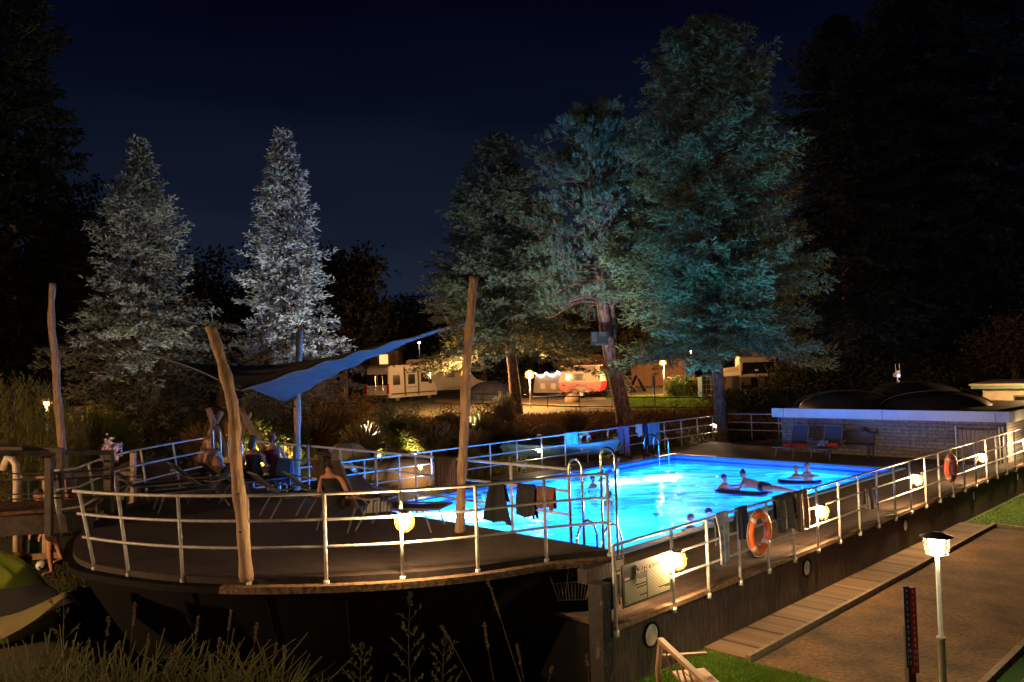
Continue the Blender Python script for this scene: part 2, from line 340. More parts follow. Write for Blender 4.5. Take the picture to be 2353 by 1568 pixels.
for s, r in ((-1.48, .15), (3.37, .13), (8.24, .12), (13.15, .12), (17.4, .12)):
    c = B(s, -.03, -.32); mb = MB(); mb.tube([c, B(s, .02, -.32)], r, 20); ph = mb.build('porthole', m_pv, boat)
    mb = MB(); ring = [c+np.array([U2[0]*math.cos(a), U2[1]*math.cos(a), math.sin(a)])*(r+.02) for a in np.linspace(0, 2*math.pi, 25)]; mb.tube(ring, .016, 6); mb.build('porthole_ring', m_black, ph)
# pool
m_liner = mat('pool_liner', (.06, .3, .75), .5, (.05, .24, .66), 3)
m_floor = mat('pool_floor', (.35, .75, .95), .6)
mb = MB()
DZ = -1.55
def pq(a): return mb.add([B(*p) for p in a], [(0, 1, 2, 3)])
pq([(PS0, PT0, DZ), (PS1, PT0, DZ), (PS1, PT1, DZ), (PS0, PT1, DZ)]); mb.build('pool_floor', m_floor, boat)
mb = MB()
T_ = .08
axb = (np.array([*U2, 0]), np.array([*V2, 0]), np.array([0, 0, 1.]))
mb.box(B((PS0+PS1)/2, PT0-T_/2, DZ/2-.01), (PS1-PS0, T_, -DZ), axb); mb.box(B((PS0+PS1)/2, PT1+T_/2, DZ/2-.01), (PS1-PS0, T_, -DZ), axb)
mb.box(B(PS1+T_/2, (PT0+PT1)/2, DZ/2-.01), (T_, PT1-PT0+2*T_, -DZ), axb); mb.box(B(PS0-T_/2, (PT0+PT1)/2, DZ/2-.01), (T_, PT1-PT0+2*T_, -DZ), axb)
mb.build('pool_wall', m_liner, boat)
mb = MB()
for (a, b_) in (((PS0, PT0-.19), (PS1+.38, PT0-.19)), ((PS0, PT1+.19), (PS1+.38, PT1+.19)), ((PS1+.19, PT0), (PS1+.19, PT1))):
    mb.bar(B(*a, .0), B(*b_, .0), .22, .06)
mb.build('pool_coping', mat('coping_panel', (.1, .25, .6), .4, (.08, .2, .5), 6), boat)
mb = MB()
for a, b_ in (((PS0, PT1-.02), (PS1, PT1-.02)), ((PS1-.02, PT0), (PS1-.02, PT1))):
    mb.bar(B(*a, -.14), B(*b_, -.14), .03, .05)
mb.build('pool_trim', mat('dark_blue_trim', (.01, .03, .2), .4), boat)
# water: milky, lit from below by the pool lamps
WZ = -.27
def water_mat():
    m = bpy.data.materials.new('pool_water'); m.use_nodes = True; n = m.node_tree; n.nodes.clear()
    tcn = n.nodes.new('ShaderNodeTexCoord'); mp_ = n.nodes.new('ShaderNodeMapping'); mp_.inputs['Rotation'].default_value = (0, 0, -.35); mp_.inputs['Scale'].default_value = (.7, 2.6, 1)
    n1 = n.nodes.new('ShaderNodeTexNoise'); n1.inputs['Scale'].default_value = 1.1; n1.inputs['Detail'].default_value = 5; n1.inputs['Distortion'].default_value = 1.2
    n2 = n.nodes.new('ShaderNodeTexNoise'); n2.inputs['Scale'].default_value = 5; n2.inputs['Detail'].default_value = 3
    n.links.new(tcn.outputs['Object'], mp_.inputs[0]); n.links.new(mp_.outputs[0], n1.inputs['Vector']); n.links.new(mp_.outputs[0], n2.inputs['Vector'])
    tr = n.nodes.new('ShaderNodeBsdfTransparent'); tr.inputs[0].default_value = (.06, .42, .95, 1)
    tl = n.nodes.new('ShaderNodeBsdfTranslucent'); tl.inputs[0].default_value = (.35, .85, 1, 1)
    bp = n.nodes.new('ShaderNodeBump'); bp.inputs['Strength'].default_value = .5; bp.inputs['Distance'].default_value = .08; n.links.new(n2.outputs['Fac'], bp.inputs['Height'])
    n.links.new(bp.outputs[0], tl.inputs['Normal'])
    mr = n.nodes.new('ShaderNodeMapRange'); mr.inputs[1].default_value = .36; mr.inputs[2].default_value = .66; mr.inputs[1].default_value = .4; mr.inputs[2].default_value = .62; mr.inputs[3].default_value = .06; mr.inputs[4].default_value = .85
    n.links.new(n1.outputs['Fac'], mr.inputs[0]); mx = n.nodes.new('ShaderNodeMixShader'); n.links.new(mr.outputs[0], mx.inputs[0]); n.links.new(tr.outputs[0], mx.inputs[1]); n.links.new(tl.outputs[0], mx.inputs[2])
    gl = n.nodes.new('ShaderNodeBsdfGlossy'); gl.inputs['Roughness'].default_value = .06; n.links.new(bp.outputs[0], gl.inputs['Normal'])
    lw = n.nodes.new('ShaderNodeFresnel'); lw.inputs[0].default_value = 1.33; m2 = n.nodes.new('ShaderNodeMixShader'); n.links.new(lw.outputs[0], m2.inputs[0]); n.links.new(mx.outputs[0], m2.inputs[1]); n.links.new(gl.outputs[0], m2.inputs[2])
    o = n.nodes.new('ShaderNodeOutputMaterial'); n.links.new(m2.outputs[0], o.inputs[0]); return m
mb = MB(); mb.v = [tuple(B(s, t, WZ)) for s, t in ((PS0, PT0), (PS1, PT0), (PS1, PT1), (PS0, PT1))]; mb.f = [(0, 1, 2, 3)]
mb.build('water', water_mat(), kind='structure')
def lamp(kind, loc, e, col, r=.1, parent=None, to=None, angle=60, blend=.6):
    l = bpy.data.lights.new('bulb_light', kind); l.energy = e; l.color = col; l.shadow_soft_size = r
    if kind == 'SPOT': l.spot_size = math.radians(angle); l.spot_blend = blend
    o = bpy.data.objects.new('bulb_light', l); SC.collection.objects.link(o)
    loc = np.array(loc, float)
    if parent is not None: o.parent = parent; o.location = loc-origin_of(parent)
    else: o.location = loc
    if to is not None: o.rotation_euler = Vector(np.array(to)-loc).to_track_quat('-Z', 'Y').to_euler()
    return o
POOLC = (.035, .42, 1)
for i, (s, t, e) in enumerate(((9.9, 9.4, 2300), (2.9, 8.9, 2300), (0.4, 6.5, 330), (5.0, 3.1, 620), (11.0, 3.1, 460), (14.4, 5.2, 200), (6.5, 10.2, 120), (13.5, 9.8, 110))):
    lamp('POINT', B(s, t, -.52 if e > 1000 else -.95), e*.5, (.2, .62, 1) if e > 1000 else POOLC, .16, boat)
# poles and sail -----------------------------------------------------------
def log_pole(label, pts, r0, r1, bolts=()):
    t = thing('log_post', label, 'post', pts[0], 'leaning log posts holding the shade sail')
    P_ = dense([list(p) for p in pts], 6); k = len(P_)
    rs = [r0+(r1-r0)*i/(k-1)+.008*math.sin(i*1.7)+.006*math.sin(i*.9) for i in range(k)]
    MB().tube(P_, rs, 14).build('trunk', m_wood, t, True)
    for b_ in bolts: MB().tube([b_, b_+np.array([0, -.05, 0])], .02, 8).build('bolt', m_steel, t)
    return t
def dpath(l): return [at(x, y, d) for x, y, d in l]
log_pole('grey brown log post far left, tallest over the gangway with a cord tied to it', dpath([(160, 1150, 19.9), (148, 1080, 20), (140, 1000, 20), (131, 900, 20), (128, 830, 20), (118, 740, 20), (121, 651, 20)]), .11, .075)
log_pole('crooked log post in the foreground leaning left, bolted to the curved bow rail', dpath([(567, 1336, 10.85), (556, 1200, 10.9), (541, 1050, 10.95), (537, 950, 11), (515, 850, 11.05), (484, 750, 11.1)]), .085, .072, [at(555, 1220, 10.75), at(548, 1135, 10.75)])
log_pole('straight log post lit blue on its right side behind the deck loungers', dpath([(681, 1130, 19.2), (683, 1000, 19.3), (684, 880, 19.3), (690, 750, 19.3)]), .085, .07)
log_pole('straight log post with white edge left of the pool, tied to the raised sail corner', dpath([(1057, 1228, 13.6), (1060, 1120, 13.6), (1066, 1000, 13.6), (1072, 850, 13.6), (1080, 740, 13.6), (1089, 636, 13.6)]), .08, .074)
sail = thing('shade_sail', 'dark grey shade sail stretched between four log posts, blue lit underneath', 'shade sail', at(700, 850, 15))
cA, cB, cC, cD = at(290, 800, 17.5), at(552, 898, 11.25), at(655, 924, 19.2), at(1035, 750, 13.75)
def sailpt(a, b):                           # a from A/B side ... order A-B-D-C
    p = cA*(1-a)*(1-b)+cB*a*(1-b)+cC*(1-a)*b+cD*a*b
    cen = (cA+cB+cC+cD)/4; e = 4*a*(1-a)*((1-b)**4+b**4)+4*b*(1-b)*((1-a)**4+a**4)
    p = p+(cen-p)*.13*min(e, 1)
    w = (a*b)**1.2*math.sin((a-b)*34)*.028*(1-a*b)*4
    return p+np.array([0, 0, w])
mb = MB(); mb.grid(sailpt, 48, 48); c_ = mb.build('canvas', mat('sail_cloth', (.058, .053, .052), .9, (.046, .043, .043), 30, .1), sail, True)
md = c_.modifiers.new('thick', 'SOLIDIFY'); md.thickness = .006
mb = MB()
for ed in (lambda k: sailpt(k, 0), lambda k: sailpt(k, 1), lambda k: sailpt(0, k), lambda k: sailpt(1, k)): mb.tube([ed(k/30) for k in range(31)], .012, 6)
mb.build('hem', mat('sail_hem', (.1, .1, .11), .8), sail, True)
for a, b_, n in ((cA, at(131, 743, 20), 'long'), (cB, at(541, 925, 11.02), ''), (cC, at(680, 936, 19.2), ''), (cD, at(1070, 741, 13.6), '')):
    mb = MB(); mb.tube([a, a*.5+b_*.5-np.array([0, 0, .02]), b_], .011, 6); mb.build('cord', m_steel, sail)
    q = b_*.8+a*.2 if n == '' else b_*.94+a*.06; mb = MB(); mb.tube([q*.97+a*.03, q, q*.99+b_*.01], [.01, .03, .012], 8); mb.build('turnbuckle', m_steel, sail)
# railings -------------------------------------------------------------------
def railing(label, path, z0, h, zs, spacing=None, lean=None, r=.024, posts=None, group=None, foot=False):
    t = thing('railing', label, 'railing', path[0], group)
    path = [np.array(p, float) for p in path]; seg = [np.linalg.norm(b-a) for a, b in zip(path[:-1], path[1:])]; L = sum(seg); cum = [0]+list(np.cumsum(seg))
    def pt(d):
        d = min(max(d, 0), L); i = max(0, min(len(seg)-1, int(np.searchsorted(cum, d)-1))); k = (d-cum[i])/seg[i]; p = path[i]*(1-k)+path[i+1]*k; return p, (path[i+1]-path[i])/seg[i]
    def up(d, z):
        p, dr = pt(d); o = np.zeros(3)
        if lean is not None: o = lean(p)*(z/h)
        return np.array([p[0], p[1], z0+z])+o
    N = max(2, int(L/.5))
    for z in zs:
        MB().tube([up(L*i/N, z) for i in range(N+1)], r*.95 if z == zs[0] else r*.85, 8).build('rail', m_rail, t, True)
    ds = posts if posts is not None else [L*i/max(1, round(L/spacing)) for i in range(round(L/spacing)+1)]
    for d in ds:
        mb = MB(); mb.tube([up(d, -.1 if foot else 0), up(d, h)], r*1.05, 8)
        if foot:
            mb.tube([up(d, -.12), up(d, -.04)], r*1.7, 8)
        mb.build('post', m_rail, t, True)
    return t
railing('long white three bar railing along the near side beside the gravel court', [B(-2.32, -.06, 0), B(23.5, -.06, 0)], 0, 1.1, (1.1, .74, .4), posts=[.0+.0]+[2.32-.951*1+.951*i for i in range(-0, 25)], foot=True, group='white railings of the boat')
railing('white railing lit blue along the far side with life rings and towels', [B(-1.6, 12.05, 0), B(21.3, 12.05, 0), B(21.6, 9.8, 0), B(20.2, 7.95, 0)], 0, 1.1, (1.1, .74, .4), spacing=1.2, group='white railings of the boat')
nb = [B(s, t, 0) for s, t in bowd[:int(4*8.1)]]
def ln(p):
    q = p[:2]-O2; t = q@V2; return (np.array([*(-U2*.25-V2*.1), 0]))*ss(3, 7, t)
railing('curved white railing in the foreground round the near side of the bow', nb, PZ, 1.1, (1.1, .76, .4), posts=[.05, 1.01, 2.07, 3.1, 4.11, 5.16, 6.18, 7.23, 8.08], lean=ln, foot=True, group='white railings of the boat')
fb = [B(s, t, 0) for s, t in list(bowd[4*10:])]
def ln2(p): return np.array([*(-U2*.2+V2*.1), 0])*.6
railing('short railing shining blue round the far side of the bow beside the gangway', [B(-6.5, 9.2, 0)]+fb, PZ, 1.1, (1.1, .76, .4), spacing=1.35, lean=ln2, group='white railings of the boat')
railing('beige railing across the bow platform above the pool with three cloths on it', [B(-1.6, 12.75, 0), B(-1.6, 1.34, 0)], PZ, 1.1, (1.1, .76, .4), spacing=1.27, group='white railings of the boat')
def loop_rail(label, c, w, h, d, zb, name='handrail', r=.021, cat='handrail', grp='bent steel handrails'):
    pts = []
    c = np.array(c); d = np.array([d[0], d[1], 0.]); d /= np.linalg.norm(d)
    for a in np.linspace(0, math.pi, 13): pts.append(c+d*(-math.cos(a)*w/2)+np.array([0, 0, h-w/2+math.sin(a)*w/2]))
    pts = [c-d*w/2+np.array([0, 0, zb])]+pts+[c+d*w/2+np.array([0, 0, zb])]
    o = MB().tube(pts, r, 10).build(name, m_steel, None, True); tag(o, label, cat, grp); return o
ux = (U2[0], U2[1])
dv = tuple(V2)
loop_rail('left one of the two bent steel handrails at the bow platform edge above the pool', B(-1.6, 1.2, PZ), .26, 1.26, dv, -.25)
loop_rail('taller bent steel handrail right at the near corner of the pool', B(-1.6, .56, PZ), .27, 1.46, dv, -.8)
loop_rail('bent steel handrail lit blue beside the end of the far bow railing', B(-1.6, 13.4, PZ), .42, 1.45, dv, -.4)
loop_rail('bent steel handrail half hidden behind the crooked log post', B(-1.3, 12.8, PZ), .34, 1.2, dv, -.3)
# stair rails low at the pool corner
for i, (s, t) in enumerate(((-1.45, 1.35), (-1.45, .85))):
    pts = [B(s-.02, t, PZ-.35)]+[B(s+.25-.25*math.cos(a), t-.0, PZ-.35+.35*math.sin(a)+.25) for a in np.linspace(0, math.pi*.9, 8)]+[B(s+.52, t, -.4)]
    o = MB().tube(pts, .02, 8).build('handrail', m_steel, None, True); tag(o, ('left' if i == 0 else 'right')+' low curved stair handrail dipping into the pool under the bow platform', 'handrail', 'low curved stair handrails')
# pool ladder, far corner
lad = thing('pool_ladder', 'steel pool ladder with two hooped handles at the far corner of the pool', 'pool ladder', B(13.9, 10.7, 0))
for s in (13.75, 14.35):
    pts = [B(s, 11.2, 0)]+[B(s, 10.85+.33*math.cos(a), .55+.32*math.sin(a)) for a in np.linspace(0, math.pi, 12)]+[B(s, 10.52, -.9)]
    MB().tube(pts, .021, 10).build('rail', m_steel, lad, True)
MB().tube([B(13.75, 11.18, .25), B(14.35, 11.18, .25)], .018, 8).build('crossbar', m_steel, lad)
for z in (-.4, -.65): MB().box(B(14.05, 10.5, z), (.6, .08, .03), axb).build('step', m_steel, lad)
def shell_mat(name, c, k):  # thin shell round each bulb; its faint glow stands in for a halo
    if name in MC: return MC[name]
    m = bpy.data.materials.new(name); m.use_nodes = True; n = m.node_tree; n.nodes.clear(); t = n.nodes.new('ShaderNodeBsdfTransparent'); l = n.nodes.new('ShaderNodeBsdfTranslucent'); l.inputs[0].default_value = (*c, 1)
    x = n.nodes.new('ShaderNodeMixShader'); x.inputs[0].default_value = k; o = n.nodes.new('ShaderNodeOutputMaterial'); n.links.new(t.outputs[0], x.inputs[1]); n.links.new(l.outputs[0], x.inputs[2]); n.links.new(x.outputs[0], o.inputs[0]); MC[name] = m; return m
# rail lamps --------------------------------------------------------------------
m_bulb = emat('lamp_glow', WARM, 480); m_bulb2 = emat('lamp_glow_small', (1, .72, .42), 420)
def rail_lamp(label, c, r=.1, m=None, sc=1):
    m = m or m_bulb
    t = thing('rail_lamp', label, 'lamp', c, 'round lamps fixed to the railings')
    mb = MB(); mb.ball((c[0], c[1], c[2]), (r*.68, r*.68, r*.95), 14, 10); mb.build('bulb', m, t, True)
    MB().ball(c, (r*1.35, r*1.35, r*1.5), 20, 14).build('halo_globe', shell_mat('warm_halo', (1, .55, .2), .012), t, True)
    mb = MB(); mb.tube([c+np.array([0, 0, r*1.15]), c+np.array([0, 0, r*1.6])], r*.75, 12); mb.tube([c+np.array([0, 0, r*1.5]), c+np.array([0, 0, r*1.5])+B(0, 1, 0)*0+np.array([*(V2*.08), 0])], .015, 6); mb.build('bracket', m_dark, t)
    return t
for i, (s, w) in enumerate(((-.96, 'beside the green notice board'), (3.8, 'next to the large grey towels'), (8.7, 'left of the small orange life ring'), (13.6, 'right of the small orange life ring'), (18.1, 'at the right edge beside the gate'), (23., 'added out of view beyond the right edge'))):  # last lamp is unseen, added to light the white building
    rail_lamp('glowing lamp on the near side railing '+w, B(s, -.16, .66))
rail_lamp('glowing lamp on the foreground curved bow railing below the pool steps', B(-4.5, 1.64, 1.55)+np.array([-.03, 0, .03]), .1)
for s, w in ((20.05, 'in front of the thick spruce trunk'), (8.96, 'above the moored blue rowing boat'), (3.91, 'to the right of the orange dome tent')):
    rail_lamp('tiny white lamp on the far side railing '+w, B(s, 12.0, .67), .045, m_bulb2)
# life rings -----------------------------------------------------------------------
def life_ring(label, c, ax, R=.3, r=.065):
    ax = np.array([*ax, 0.]); t = thing('life_ring', label, 'life ring', c-np.array([0, 0, .37]), 'orange life rings')
    e = np.array([0, 0, 1.])
    pts = [c+(ax*math.cos(a)+e*math.sin(a))*R for a in np.linspace(0, 2*math.pi, 33)]
    MB().tube(pts, r, 10, cap=False).build('ring', m_orange, t, True)
    for a0 in (.25, .75, 1.25, 1.75):
        pts = [c+(ax*math.cos(a)+e*math.sin(a))*R for a in np.linspace(a0*math.pi-.14, a0*math.pi+.14, 4)]; MB().tube(pts, r*1.06, 10).build('band', mat('reflective_band', (.5, .45, .42), .4), t, True)
    nrm = np.array([-ax[1], ax[0], 0]); pts = []
    for i in range(33):
        a = 2*math.pi*i/32+.785; pts.append(c+(ax*math.cos(a)+e*math.sin(a))*(R+r+.005+.035*abs(math.sin(2*(a-.785)))))
    MB().tube(pts, .007, 5).build('rope', mat('rope', (.5, .45, .38), .8), t, True); return t
life_ring('large orange life ring on the near side railing between hanging towels', B(1.48, -.14, .66), U2)
life_ring('orange life ring seen nearly edge on, far along the near side railing', B(11.1, -.14, .66), U2)
life_ring('faded orange life ring on the far side railing behind the pool', B(11.5, 12.14, .73), U2)
life_ring('faded orange life ring on the far side railing behind the seated person', B(1.45, 12.14, .68), U2)
# towels ------------------------------------------------------------------------------
def towel(label, a, b, zt, l1, l2=.3, m=None, off=.05, seed=0, name='towel', cat='towel', taper=0, grp=None):
    a = np.array(a, float); b = np.array(b, float); r_ = random.Random(seed); d = (b-a); n = np.array([-d[1], d[0], 0]); n /= np.linalg.norm(n)+1e-9
    if n@np.array([0, -1, 0]) < 0: n = -n
    ph = r_.random()*6
    def fn(u, v):
        tot = l1+l2; q = v*tot; k = (u-.5)
        if q < l2: z = zt-(l2-q); side = -1
        else: z = zt-(q-l2); side = 1
        depth = abs(z-zt); g_ = 1-taper*min(1, depth/.6)
        p = a+d*(.5+k*g_)
        w = (math.sin(u*13+ph)*.026+math.sin(u*27+ph*2)*.012)*min(1, depth*5)
        o = side*(.028+.02*min(1, depth*3))+w
        zz = z+(.02*math.sin(u*9+ph) if depth > .05 else .03*(1-depth*10))
        return (p+n*o)[0], (p+n*o)[1], zz
    mb = MB(); mb.grid(fn, 26, 26); o = mb.build(name, m, None, True); s_ = o.modifiers.new('t', 'SOLIDIFY'); s_.thickness = .012; tag(o, label, cat, grp); return o
tw = lambda n, c, c2=None: mat('cloth_'+n, c, .95, c2, 8, .3)
towel('long pale grey shirt hanging low on the near side railing left of the life ring', B(.22, -.06), B(.6, -.06), 1.13, .8, .5, tw('palegrey', (.38, .37, .38), (.12, .14, .2)), seed=1, taper=.35, name='hanging_shirt', cat='shirt')
towel('dark navy cloth on the near side railing touching the large life ring', B(.92, -.06), B(1.2, -.06), 1.13, .5, .4, tw('navy', (.02, .022, .045)), seed=2)
towel('wide dark grey towel with black shorts on the near side railing', B(2.15, -.06), B(2.82, -.06), 1.13, .62, .4, tw('dgrey', (.1, .09, .09), (.05, .045, .045)), seed=3)
towel('brown striped towel on the near side railing beside the second lamp', B(2.86, -.06), B(3.38, -.06), 1.14, .72, .5, stripes('brown_stripe_cloth', [(.14, .075, .05), (.17, .1, .07), (.14, .075, .05), (.14, .075, .05), (.3, .22, .17)], 9, 0), seed=4)
towel('small grey bathing trunks hung on the near side railing, middle bar', B(6.02, -.06), B(6.36, -.06), .77, .42, .3, tw('tgrey', (.16, .14, .15)), seed=5, name='swim_trunks', cat='trunks')
towel('black and brown striped towel over the top bar beside the log post', B(-1.62, 4.55), B(-1.62, 3.95), 1.99, .62, .4, stripes('stripe_cloth', [(.06, .035, .03), (.12, .08, .07), (.05, .03, .03), (.09, .06, .06)], 14, 0), seed=6)
towel('black bathing gown spread wide at its hem on the middle bar above the pool', B(-1.62, 3.05), B(-1.62, 2.75), 1.64, .66, .3, tw('blk', (.015, .016, .02)), seed=7, taper=-1.2, name='bathing_gown', cat='gown')
towel('dark folded towel on the middle bar above the pool left of the orange cloth', B(-1.62, 2.42), B(-1.62, 2.02), 1.64, .5, .5, tw('blk2', (.018, .017, .025)), seed=8)
towel('crumpled orange brown cloth hung on the middle bar behind a bow railing post', B(-1.62, 1.98), B(-1.62, 1.62), 1.64, .32, .3, tw('rustc', (.15, .06, .04)), seed=9)
towel('light blue shirt on the far side railing left of the faded life ring', B(10.35, 12.05), B(11.0, 12.05), 1.13, .4, .4, tw('lblue', (.18, .42, .55), (.1, .25, .4)), seed=10, name='hanging_shirt', cat='shirt')
towel('purple grey towel twisted narrow on the far side railing', B(13.3, 12.05), B(13.6, 12.05), 1.13, 1.0, .3, tw('purp', (.2, .15, .25), (.12, .1, .2)), seed=11)
towel('long pink violet towel reaching the deck on the far side railing', B(13.68, 12.05), B(13.95, 12.05), 1.13, 1.08, .3, tw('pink', (.3, .2, .34), (.2, .15, .3)), seed=12)
towel('white shirt on the far side railing beside a navy towel', B(14.45, 12.05), B(14.8, 12.05), 1.13, .45, .3, tw('wh', (.6, .58, .55)), seed=13, taper=.3, name='hanging_shirt', cat='shirt')
towel('navy blue towel hanging to the deck on the far side railing', B(14.85, 12.05), B(15.15, 12.05), 1.13, .85, .3, tw('nvy', (.02, .03, .09)), seed=14)
towel('wide sky blue towel on the far side railing nearest the pool ladder', B(15.2, 12.05), B(15.95, 12.05), 1.13, .85, .4, tw('sky', (.12, .32, .5)), seed=15)
towel('wide pale blue towel on the bow platform railing behind the loungers', B(-1.62, 10.6), B(-1.62, 9.6), 1.62, .55, .3, tw('sky2', (.15, .36, .55)), seed=16)
# notice board ---------------------------------------------------------------------------
sg = thing('notice_board', 'dark green notice board headed JEU DE BOULES on the near railing corner', 'sign', B(-1.65, -.11, .2))
def sp(s, z, t=-.118): return B(s, t, z)
mb = MB(); mb.box(B(-1.645, -.105, .52), (1.13, .02, .58), axb); mb.build('panel', mat('sign_green', (.016, .026, .014), .6, (.012, .02, .01), 3), sg)
# face reading direction: seen from outside, s grows to the right
def stext(txt, s, z, size, m, name='lettering'):
    c = bpy.data.curves.new(name, 'FONT'); c.body = txt; c.size = size; c.extrude = .001
    o = bpy.data.objects.new('tmp', c); SC.collection.objects.link(o); dg = bpy.context.evaluated_depsgraph_get(); me = bpy.data.meshes.new_from_object(o.evaluated_get(dg)); bpy.data.objects.remove(o)
    vs = [sp(s+v.co.x, z+v.co.y, -.1175-v.co.z) for v in me.vertices]; fs = [tuple(p.vertices) for p in me.polygons]
    return mesh_obj(name, vs, fs, m, sg)
m_let = mat('sign_gold', (.75, .42, .2), .5); m_lp = mat('sign_text_pale', (.42, .38, .24), .6)
stext('JEU DE BOULES', -1.845, .655, .085, m_let)
mb = MB(); pts = [sp(-1.9+x*.9, .54+z) for x, z in ((.0, .22), (.012, .2), (-.012, .17), (.008, .13), (.0, .09), (-.02, .05), (-.025, .01), (-.01, -.02), (.015, -.02), (.028, .0), (.018, .02))]
mb.tube(pts, [.003, .007, .006, .008, .008, .007, .005, .004, .004, .004, .003], 6); mb.build('seahorse_emblem', m_let, sg)
mb = MB(); rr = random.Random(3)
for col, (s0, s1, z0) in enumerate(((-2.17, -1.68, .565), (-1.65, -1.12, .64))):
    z = z0-.0; k = 0
    while z > .26:
        w = (s1-s0)*(1 if rr.random() > .28 else rr.uniform(.45, .8)); mb.add([sp(s0, z), sp(s0+w, z), sp(s0+w, z+.0095), sp(s0, z+.0095)], [(0, 1, 2, 3)]); z -= .0195
mb.build('text_lines', m_lp, sg)
mb = MB(); mb.add([sp(-2.17, .625), sp(-2.06, .625), sp(-2.06, .645), sp(-2.17, .645)], [(0, 1, 2, 3)]); mb.build('flag_red', mat('flag_red', (.55, .03, .02), .5), sg)
mb = MB(); mb.add([sp(-2.17, .6), sp(-2.06, .6), sp(-2.06, .625), sp(-2.17, .625)], [(0, 1, 2, 3)]); mb.build('flag_white', m_whitep, sg)
for s, z in ((-2.15, .71), (-2.15, .3)): MB().tube([sp(s, z), sp(s, z, -.13)], .012, 8).build('screw', m_steel, sg)
# ------------------------------------------------------------------ loungers
m_mesh = mat('lounger_fabric', (.018, .018, .03), .8, (.03, .028, .045), 30); m_alu = mat('lounger_frame', (.1, .1, .11), .45); m_arm = mat('tan_armrest', (.24, .17, .12), .6)
def lounger(label, ang=45, fabric=None, grp='dark sun loungers on the boat', bl=.72):
    t = thing('sun_lounger', label, 'sun lounger', (0, 0, 0), grp); a = math.radians(ang); fb_ = fabric or m_mesh
    W2 = .31
    bk = np.array([.7-bl*math.cos(a), 0, .38+bl*math.sin(a)])
    mb = MB(); mb.grid(lambda u, v: (.7+1.2*u, (v-.5)*2*W2, .38-.02*math.sin(u*math.pi)), 6, 4); o = mb.build('bed', fb_, t); s_ = o.modifiers.new('t', 'SOLIDIFY'); s_.thickness = .02
    mb = MB(); mb.grid(lambda u, v: (.7+(bk[0]-.7)*u, (v-.5)*2*W2*(1-.08*u**4), .38+(bk[2]-.38)*u), 6, 4); o = mb.build('backrest', fb_, t); s_ = o.modifiers.new('t', 'SOLIDIFY'); s_.thickness = .02
    for sy in (-1, 1):
        y = sy*(W2+.015)
        MB().tube([(.7, y, .38), (1.9, y, .38)], .018, 8).build('side_frame', m_alu, t)
        MB().tube([(.7, y, .38), (bk[0], y*.94, bk[2])], .018, 8).build('back_frame', m_alu, t)
        MB().tube([(1.6, y, .38), (1.68, y, .2), (1.75, y, 0)], .017, 8).build('leg', m_alu, t)
        MB().tube([(.62, y, .38), (.5, y, .2), (.38, y, 0)], .017, 8).build('leg', m_alu, t)
        mb = MB(); mb.grid(lambda u, v: (.35+.5*u, y+sy*.03+(v-.5)*.05, .62-.09*math.sin(u*2.2)+.03*u), 8, 1); o = mb.build('armrest', m_arm, t); s_ = o.modifiers.new('t', 'SOLIDIFY'); s_.thickness = .03
    MB().tube([(1.9, -W2, .38), (1.9, W2, .38)], .018, 8).build('end_bar', m_alu, t); MB().tube([(bk[0], -W2*.92, bk[2]), (bk[0], W2*.92, bk[2])], .018, 8).build('end_bar', m_alu, t)
    return t
L0 = lounger('dark sun lounger with raised back, leftmost of the row on the bow platform', 42)
lu = math.atan2(U2[1], U2[0])
def onbow(x, y, z=1.24): q = ag(x, y, z); return (q[0], q[1], PZ)
specs = [((375, 1120), lu-.15, 'dark sun lounger with raised back, second from the left on the bow platform'), ((448, 1118), lu-.1, 'dark sun lounger with raised back, third from the left on the bow platform'),
         ((560, 1112), lu+2.9, 'dark sun lounger with its back turned the other way, behind the crooked log post'), ((560, 1150), lu-.2, 'dark sun lounger in the foreground left of the crooked log post'), ((640, 1150), lu-.3, 'dark sun lounger directly right of the crooked log post'),
         ((790, 1160), lu-1.05, 'long brown sun lounger pointing its foot end at the pool behind the glowing bow lamp')]
place(L0, onbow(225, 1128, 1.2), lu-.35)
for (xy, a, l) in specs:
    c = copy_tree(L0); place(c, onbow(*xy), a, l)
m_brownf = mat('brown_fabric', (.14, .075, .055), .85, (.1, .055, .04), 12)
for ch in c.children:
    if ch.name.startswith(('bed', 'backrest')):
        ch.data = ch.data.copy(); ch.data.materials[0] = m_brownf
sitL = lounger('dark reclining chair', 62, bl=.98); sp_ = onbow(728, 1172, 1.3); place(sitL, sp_, lu+.35, 'dark reclining chair in which the big haired person sits, seen from behind')
for ch in sitL.children:
    if ch.name.startswith(('bed', 'backrest')):
        ch.data = ch.data.copy(); ch.data.materials[0] = mat('dark_brown_fabric', (.045, .022, .018), .9)
# two loungers by the wall
wl = lounger('navy sun lounger with a red towel by the stone wall, left of two', 72, mat('navy_mesh', (.018, .02, .035), .8, (.026, .028, .045), 40), 'sun loungers by the stone wall')
av = lu+math.pi
place(wl, B(17.75, 6.75), av-.05); wl2 = copy_tree(wl); place(wl2, B(17.85, 5.6), av+.02, 'navy sun lounger with a dark patterned bundle by the stone wall, right of two')
def cloth_heap(name, label, c, a, b, h, m, cat, seed=1):
    r_ = np.random.default_rng(seed); K = r_.random((9, 9))
    def fn(u, v):
        e = min(1, 5*min(u, 1-u, v, 1-v)); k = K[int(u*8), int(v*8)]; p = c+a*(u-.5)*(1+.1*math.sin(v*9))+b*(v-.5)*(1+.12*math.sin(u*7)); return (p[0], p[1], p[2]+h*e*(.4+.6*k)-(1-e)*.05)
    mb = MB(); mb.grid(fn, 16, 16); o = mb.build(name, m, None, True); tag(o, label, cat); s_ = o.modifiers.new('s', 'SUBSURF'); s_.levels = s_.render_levels = 1; return o
